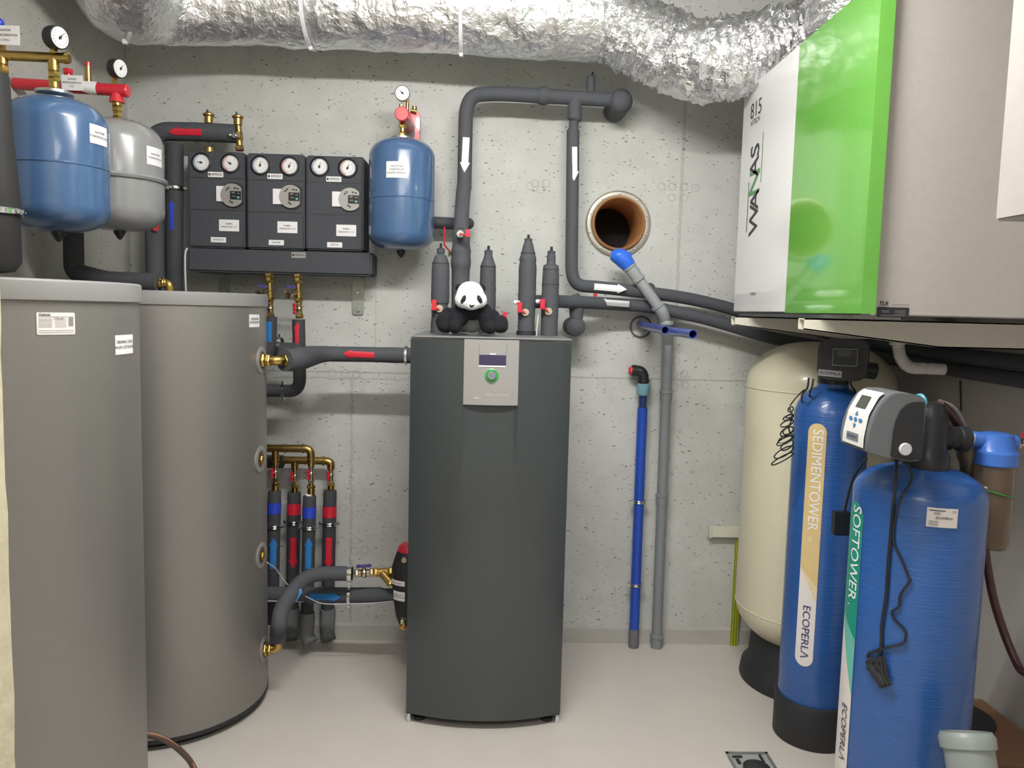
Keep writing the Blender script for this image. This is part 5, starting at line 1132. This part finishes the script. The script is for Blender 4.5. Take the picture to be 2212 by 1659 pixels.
# controller head turned to the left
fd = V((-1, 0, 0)); sd = V((0, -1, 0)); O = P(1880, 971, 2.02); Wc = .14; up_ = V((0, 0, 1))
prof = [(-.010, -.008), (-.0125, .01), (-.012, .03), (-.009, .055), (-.002, .085), (.010, .113), (.025, .135), (.040, .147), (.055, .152), (.09, .1515), (.115, .147), (.13, .138), (.135, .125), (.135, -.02), (.125, -.027), (.1, -.029), (.04, -.018)]
h = MB().prism([(x, z) for x, z in prof], O+sd*.012, -fd, up_, -sd*(Wc+.024), bev=.003); ctl = h.build('controller', grctl, t)
h = MB().prism([(.048, -.016), (.05, .05), (.055, .08), (.066, .108), (.082, .124), (.1, .13), (.128, .13), (.132, -.02), (.1, -.026)], O+sd*.011, -fd, up_, sd*.006, bev=.002); h.build('side_cover', blackm, ctl)
fc = [(-.014, .0), (-.0135, .03), (-.0035, .09), (.020, .136), (.034, .147)]
pts = []; acc = [0]
for (a, b), (c_, d) in zip(fc, fc[1:]): acc.append(acc[-1]+math.hypot(c_-a, d-b))
def fpt(x, y, e=0):   # x across the face from its middle, y up the face
    y = max(0, min(acc[-1], y))
    for i in range(len(fc)-1):
        if y <= acc[i+1]+1e-9: u = (y-acc[i])/(acc[i+1]-acc[i]); a, b = fc[i]; c_, d = fc[i+1]; A = a+(c_-a)*u; B = b+(d-b)*u; nx, nz = -(d-b), (c_-a); L = math.hypot(nx, nz); break
    return O-fd*(A+nx/L*e)+up_*(B+nz/L*e)-sd*(Wc/2)+sd*x
H = acc[-1]
MB().shape([(-Wc*.42, .002), (Wc*.46, .002), (Wc*.44, H), (-Wc*.38, H)], lambda x, y: fpt(x, y, .003), .02, .008).build('face_plate', wctl, ctl)
MB().shape([(-.026, H*.64), (.03, H*.64), (.028, H*.87), (-.026, H*.87)], lambda x, y: fpt(x, y, .0045), .02, .008).build('screen', lcd, ctl)
s = MB(); yc_ = H*.44
for dx_, dy_, p in ((0, .016, [(-.009, -.004), (.009, -.004), (0, .008)]), (0, -.016, [(-.009, .004), (.009, .004), (0, -.008)])): s.shape([(x+dx_, y+yc_+dy_) for x, y in p], lambda x, y: fpt(x, y, .005), .01, .005)
for dx_, rx, ry in ((-.028, .010, .0055), (.028, .010, .0055), (0, .009, .006)): s.shape([(dx_+rx*math.cos(i*.524), yc_+ry*math.sin(i*.524)) for i in range(12)], lambda x, y: fpt(x, y, .005), .01, .005)
s.build('keypad', mat('keypad_blue', (60, 125, 180), .4), ctl)
s = MB().shape([(-.033, .014), (.033, .014), (.033, .034), (-.033, .034)], lambda x, y: fpt(x, y, .0045), .02, .01); s.text('ECOPERLA', lambda x, y: fpt(x, y+.024, .0055), .0115, m=1, shear=.2); s.build('brand_plate', [knobm, inkb], ctl)
q = P(1950, 966, 2.0); MB().cyl(O+sd*.014-fd*.083+up_*.006, O+sd*.024-fd*.083+up_*.006, .0165, 24).build('round_cap', mat('grey_disc', (205, 205, 208), .5), ctl)
q = P(1987, 868, 2.1); MB().torus(q, (1, .3, 0), .017, .006, 20, 8, a0=0, a1=3.4).build('blue_clip', lblue, ctl)
vb = P(2008, 930, 2.2); s = MB(); z = lambda y: P(2008, y, 2.2).z
s.lathe([(.055, zn-.01), (.058, z(985)), (.05, z(975)), (.048, z(965)), (.046, z(960)), (.046, z(905)), (.044, z(892)), (.038, z(882)), (.036, z(872)), (.02, z(868)), (0, z(867))], (vb.x, 2.2, 0), n=32)
s.tube([(fX, fY, zn), (fX, fY, z(975)), (vb.x, 2.2, z(965))], [.055, .055, .05], 24)
s.build('valve_body', blackp, t)
s = MB().tube([(vb.x, 2.2, z(940)), P(2060, 945, 2.24), P(2085, 948, 2.24)], [.033, .033, .031], 24).cyl(P(2066, 947, 2.24), P(2090, 949, 2.24), .037, 24).cyl(P(2046, 945, 2.23), P(2054, 946, 2.23), .036, 24); s.build('outlet_coupling', blackm, t)
MB().tube([P(2085, 958, 2.26), P(2086, 985, 2.26), P(2087, 1000, 2.26), P(2088, 1040, 2.3)], [.022, .025, .018, .017], 18).build('tee_branch', mat('bronze_dark', (92, 84, 66), .4, .4), t)
MB().tube(spline([P(2030, 872, 2.22), P(2052, 892, 2.25), P(2072, 925, 2.27), P(2080, 950, 2.28)], 5), .0125, 14).build('braided_hose', hosed, t)
MB().tube(spline([P(2030, 866, 2.24), P(2060, 880, 2.27), P(2082, 915, 2.3), P(2100, 960, 2.35), P(2108, 1100, 2.4), P(2102, 1250, 2.4), P(2078, 1400, 2.4), P(2062, 1500, 2.4)], 6), .005, 10).build('thin_tube', mat('translucent_tube', (170, 164, 158), .3), t)
# sensor cables over the tower
def over(pts, r, nm, off=.006, m=blackp): return MB().tube(spline([PC(x, y, fX, fY, fR+off) if y > 1085 else P(x, y, fY-fR-.004+max(0, (1085-y))*.0006) for x, y in pts], 5), r, 8).build(nm, m, cbl)
cbl = thing('sensor_cable', 'thin black cables with a tied bundle hanging down the front of the shorter tower', 'cable')
over([(1937, 992), (1935, 1040), (1930, 1090), (1922, 1180), (1918, 1230), (1914, 1290), (1905, 1350), (1904, 1390), (1900, 1420)], .0045, 'cable_strand')
over([(1962, 1005), (1970, 1030), (1964, 1048), (1948, 1072), (1936, 1110), (1930, 1140)], .0035, 'cable_strand')
over([(1930, 1140), (1929, 1160), (1933, 1180), (1950, 1215), (1963, 1248), (1966, 1255), (1945, 1285), (1942, 1310), (1928, 1320), (1930, 1335), (1955, 1362), (1956, 1378), (1950, 1390), (1915, 1399), (1880, 1410), (1873, 1420)], .0035, 'cable_strand')
s = MB(); 
for i in range(8):
    k = i*5.2; 
    pp = [(1872+k*.9, 1436-abs(i-4)*1.5), (1884+k*.72, 1424-i*.6), (1886+k*.75, 1450), (1893+k*.7, 1468), (1903+k*.62, 1484-i), (1897+k*.62, 1470), (1880+k*.8, 1446), (1872+k*.9, 1436-abs(i-4)*1.5)]
    s.tube(spline([PC(x, y, fX, fY, fR+.012+.004*(i % 3)) for x, y in pp], 4), .0042, 8)
s.tube(spline([PC(x, y, fX, fY, fR+.010) for x, y in ((1880, 1436), (1893, 1452), (1910, 1476))], 4), .016, 12)
s.build('cable_bundle', blackm, cbl)
t = thing('power_adapter', 'small black power adapter hanging on its cord between the two blue towers', 'adapter')
Ya = 2.42; a, b = P(1801, 1104, Ya), P(1831, 1155, Ya); MB().box(((a.x+b.x)/2, Ya, (a.z+b.z)/2), (b.x-a.x, .03, a.z-b.z), bev=.003).build('adapter_body', blackp, t)
MB().tube(spline([P(1872, 990, 2.3), P(1856, 1010, 2.33), P(1842, 1035, 2.36), P(1832, 1070, 2.4), P(1824, 1108, Ya)], 6), .004, 8).build('cord', blackp, t)

# ============================================================ CARTRIDGE FILTER AND FLOOR ITEMS ON THE RIGHT
Yf = 2.26; t = thing('cartridge_filter', 'blue-headed water filter with a brown transparent bowl at the right edge', 'water filter')
C = P(2141, 1060, Yf); zf = lambda y: P(2141, y, Yf).z; Rf = px(50, Yf-.04)
s = MB().lathe([(Rf*.93, zf(1003)), (Rf, zf(1000)), (Rf, zf(975)), (Rf*.92, zf(972)), (Rf*.86, zf(968)), (Rf*.7, zf(938)), (Rf*.5, zf(934)), (0, zf(933))], (C.x, Yf, 0), n=16)
L = P(2096, 948, Yf); Rr = P(2194, 957, Yf); s.cyl(L, Rr, px(18, Yf), 28); s.build('filter_head', fblue, t)
MB().torus(L-V((.001, 0, 0)), (1, 0, 0), .019, .004, 24, 8).build('thread_tape', white, t)
MB().lathe([(px(44, Yf), zf(1003)), (px(43.5, Yf), zf(1168)), (px(38, Yf), zf(1180)), (0, zf(1184)), (0, zf(1180)), (px(36, Yf), zf(1176)), (px(41, Yf), zf(1166)), (px(41.5, Yf), zf(1003))], (C.x, Yf, 0), n=40, caps=False).build('filter_bowl', bowlm, t)
MB().lathe([(px(27, Yf), zf(1172)), (px(27, Yf), zf(1005))], (C.x+.004, Yf, 0), n=30).build('cartridge', cart, t)
MB().text('profil', lambda x, y: vcyl(C.x, Yf, px(44, Yf), -1.15, zf(1075), .0015)(y, -x) if 0 else vcyl(C.x, Yf, px(44, Yf), -.95, zf(1075), .0015)(-y, x), .04, cy=.008, shear=.2).build('lettering', wtape, t)
MB().tube(spline([vcyl(C.x, Yf, px(45, Yf), a, zf(1048)-.028*(a+1.2)/2.0, .002)(0, 0) for a in (-1.3, -.9, -.4, .1, .6)], 5), .003, 8).build('string', greenc, t)
b = P(2199, 961, Yf); MB()._hex(Rr-V((.004, 0, 0)), Rr+V((.014, 0, 0)), .016, 0).cyl(Rr, Rr+V((.07, 0, -.002)), .012, 18).sph(Rr+V((.045, 0, 0)), .018, 16).build('brass_valve', nickel, t)
q = P(2212, 940, Yf-.03); MB().box(q+V((.006, 0, 0)), (.022, .012, .02), bev=.003).build('valve_handle', redp, t)
t = thing('drain_hose', 'dark brown hose curving down from the cartridge filter to the right', 'hose')
MB().tube(spline([P(2127, 1180, Yf), P(2134, 1230, Yf), P(2148, 1300, Yf-.02), P(2172, 1375, Yf-.05), P(2200, 1440, Yf-.1), P(2240, 1520, Yf-.2), V((1.52, 1.9, .02))], 6), px(9, Yf), 14).build('hose_body', hosed, t)
t = thing('cardboard_box', 'worn brown cardboard box on the floor behind the nearest blue tower', 'box')
MB().box((1.685, 2.55, .1), (.37, .44, .2), bev=.004).build('box_body', cardb, t)
MB().prism([(0, 0), (.33, .01), (.30, .12), (.04, .13)], (1.52, 2.325, .2), (1, 0, 0), (0, -.75, .3), (0, .002, .003)).build('flap', cardb, t)
MB().sph((1.60, 2.325, .17), (.03, .012, .02), 14).build('dark_stain', mat('dark_green_mark', (52, 62, 58), .7), t)
t = thing('round_lid', 'flat round black plastic lid lying on the cardboard box', 'lid')
lc = V((1.665, 2.62, .202)); MB().lathe([(.135, 0), (.137, .006), (.135, .012), (.06, .012), (.058, .016), (0, .016)], lc, n=48).build('lid_disc', blackm, t)
t = thing('plastic_pipe', 'leaning grey-green plastic pipe with a socket rim in the bottom right corner', 'pipe')
Yk = 1.93; c = P(2088, 1592, Yk); r = px(60, Yk-.04); ax_ = V((.0, .42, .9)).normalized(); Lp = (c.z-.02)/ax_.z; MB().lathe([(r*.8, 0), (r*.8, Lp-.14), (r*.9, Lp-.11), (r*.9, Lp-.03), (r, Lp-.026), (r*1.02, Lp), (r*.96, Lp+.006), (r*.92, Lp+.013), (r*.88, Lp+.013), (r*.86, Lp-.1), (0, Lp-.1)], c-ax_*Lp, ax_, n=48).build('pipe_wall', gsock, t)
t = thing('floor_drain', 'square steel floor drain with a dark round pipe, at the bottom edge', 'drain')
m = MB(); dx0, dx1, dy0, dy1 = .9, 1.055, 2.56, 2.73
for a, b, c_, d in ((dx0, dx1, dy1-.012, dy1), (dx0, dx1, dy0, dy0+.012), (dx0, dx0+.01, dy0, dy1), (dx1-.01, dx1, dy0, dy1)): m.box(((a+b)/2, (c_+d)/2, .003), (b-a, d-c_, .006))
m.build('frame', zincm, t); MB().box(((dx0+dx1)/2, (dy0+dy1)/2, .0012), (dx1-dx0-.02, dy1-dy0-.02, .002)).build('grate', mat('drain_grey', (158, 158, 158), .5), t)
MB().box((dx0+.035, dy1-.03, .004), (.035, .012, .004)).box((dx0+.03, dy1-.06, .004), (.012, .03, .004)).box((dx1-.035, dy1-.045, .005), (.008, .05, .006)).build('slots', blackm, t)
MB().lathe([(.045, .002), (.047, .02), (.03, .03), (0, .033)], (dx0+.075, dy0+.05, 0), n=32).build('drain_pipe_cap', blackm, t)
t = thing('garden_hose', 'dark brown hose coming out between the two grey tanks near the floor', 'hose')
hp_ = [PZ(x, y, z) for x, y, z in ((285, 1592, .25), (312, 1588, .25), (340, 1592, .24), (365, 1603, .21), (392, 1624, .16), (414, 1650, .10), (436, 1700, .03))]
MB().tube(spline(hp_, 6), .0095, 14).build('hose_body', hosem, t)
MB().tube([p+V((.003, -.004, .0085)) for p in spline(hp_, 6)], .003, 8).build('hose_stripe', mat('orange_stripe', (176, 128, 96), .5), t)
finish()
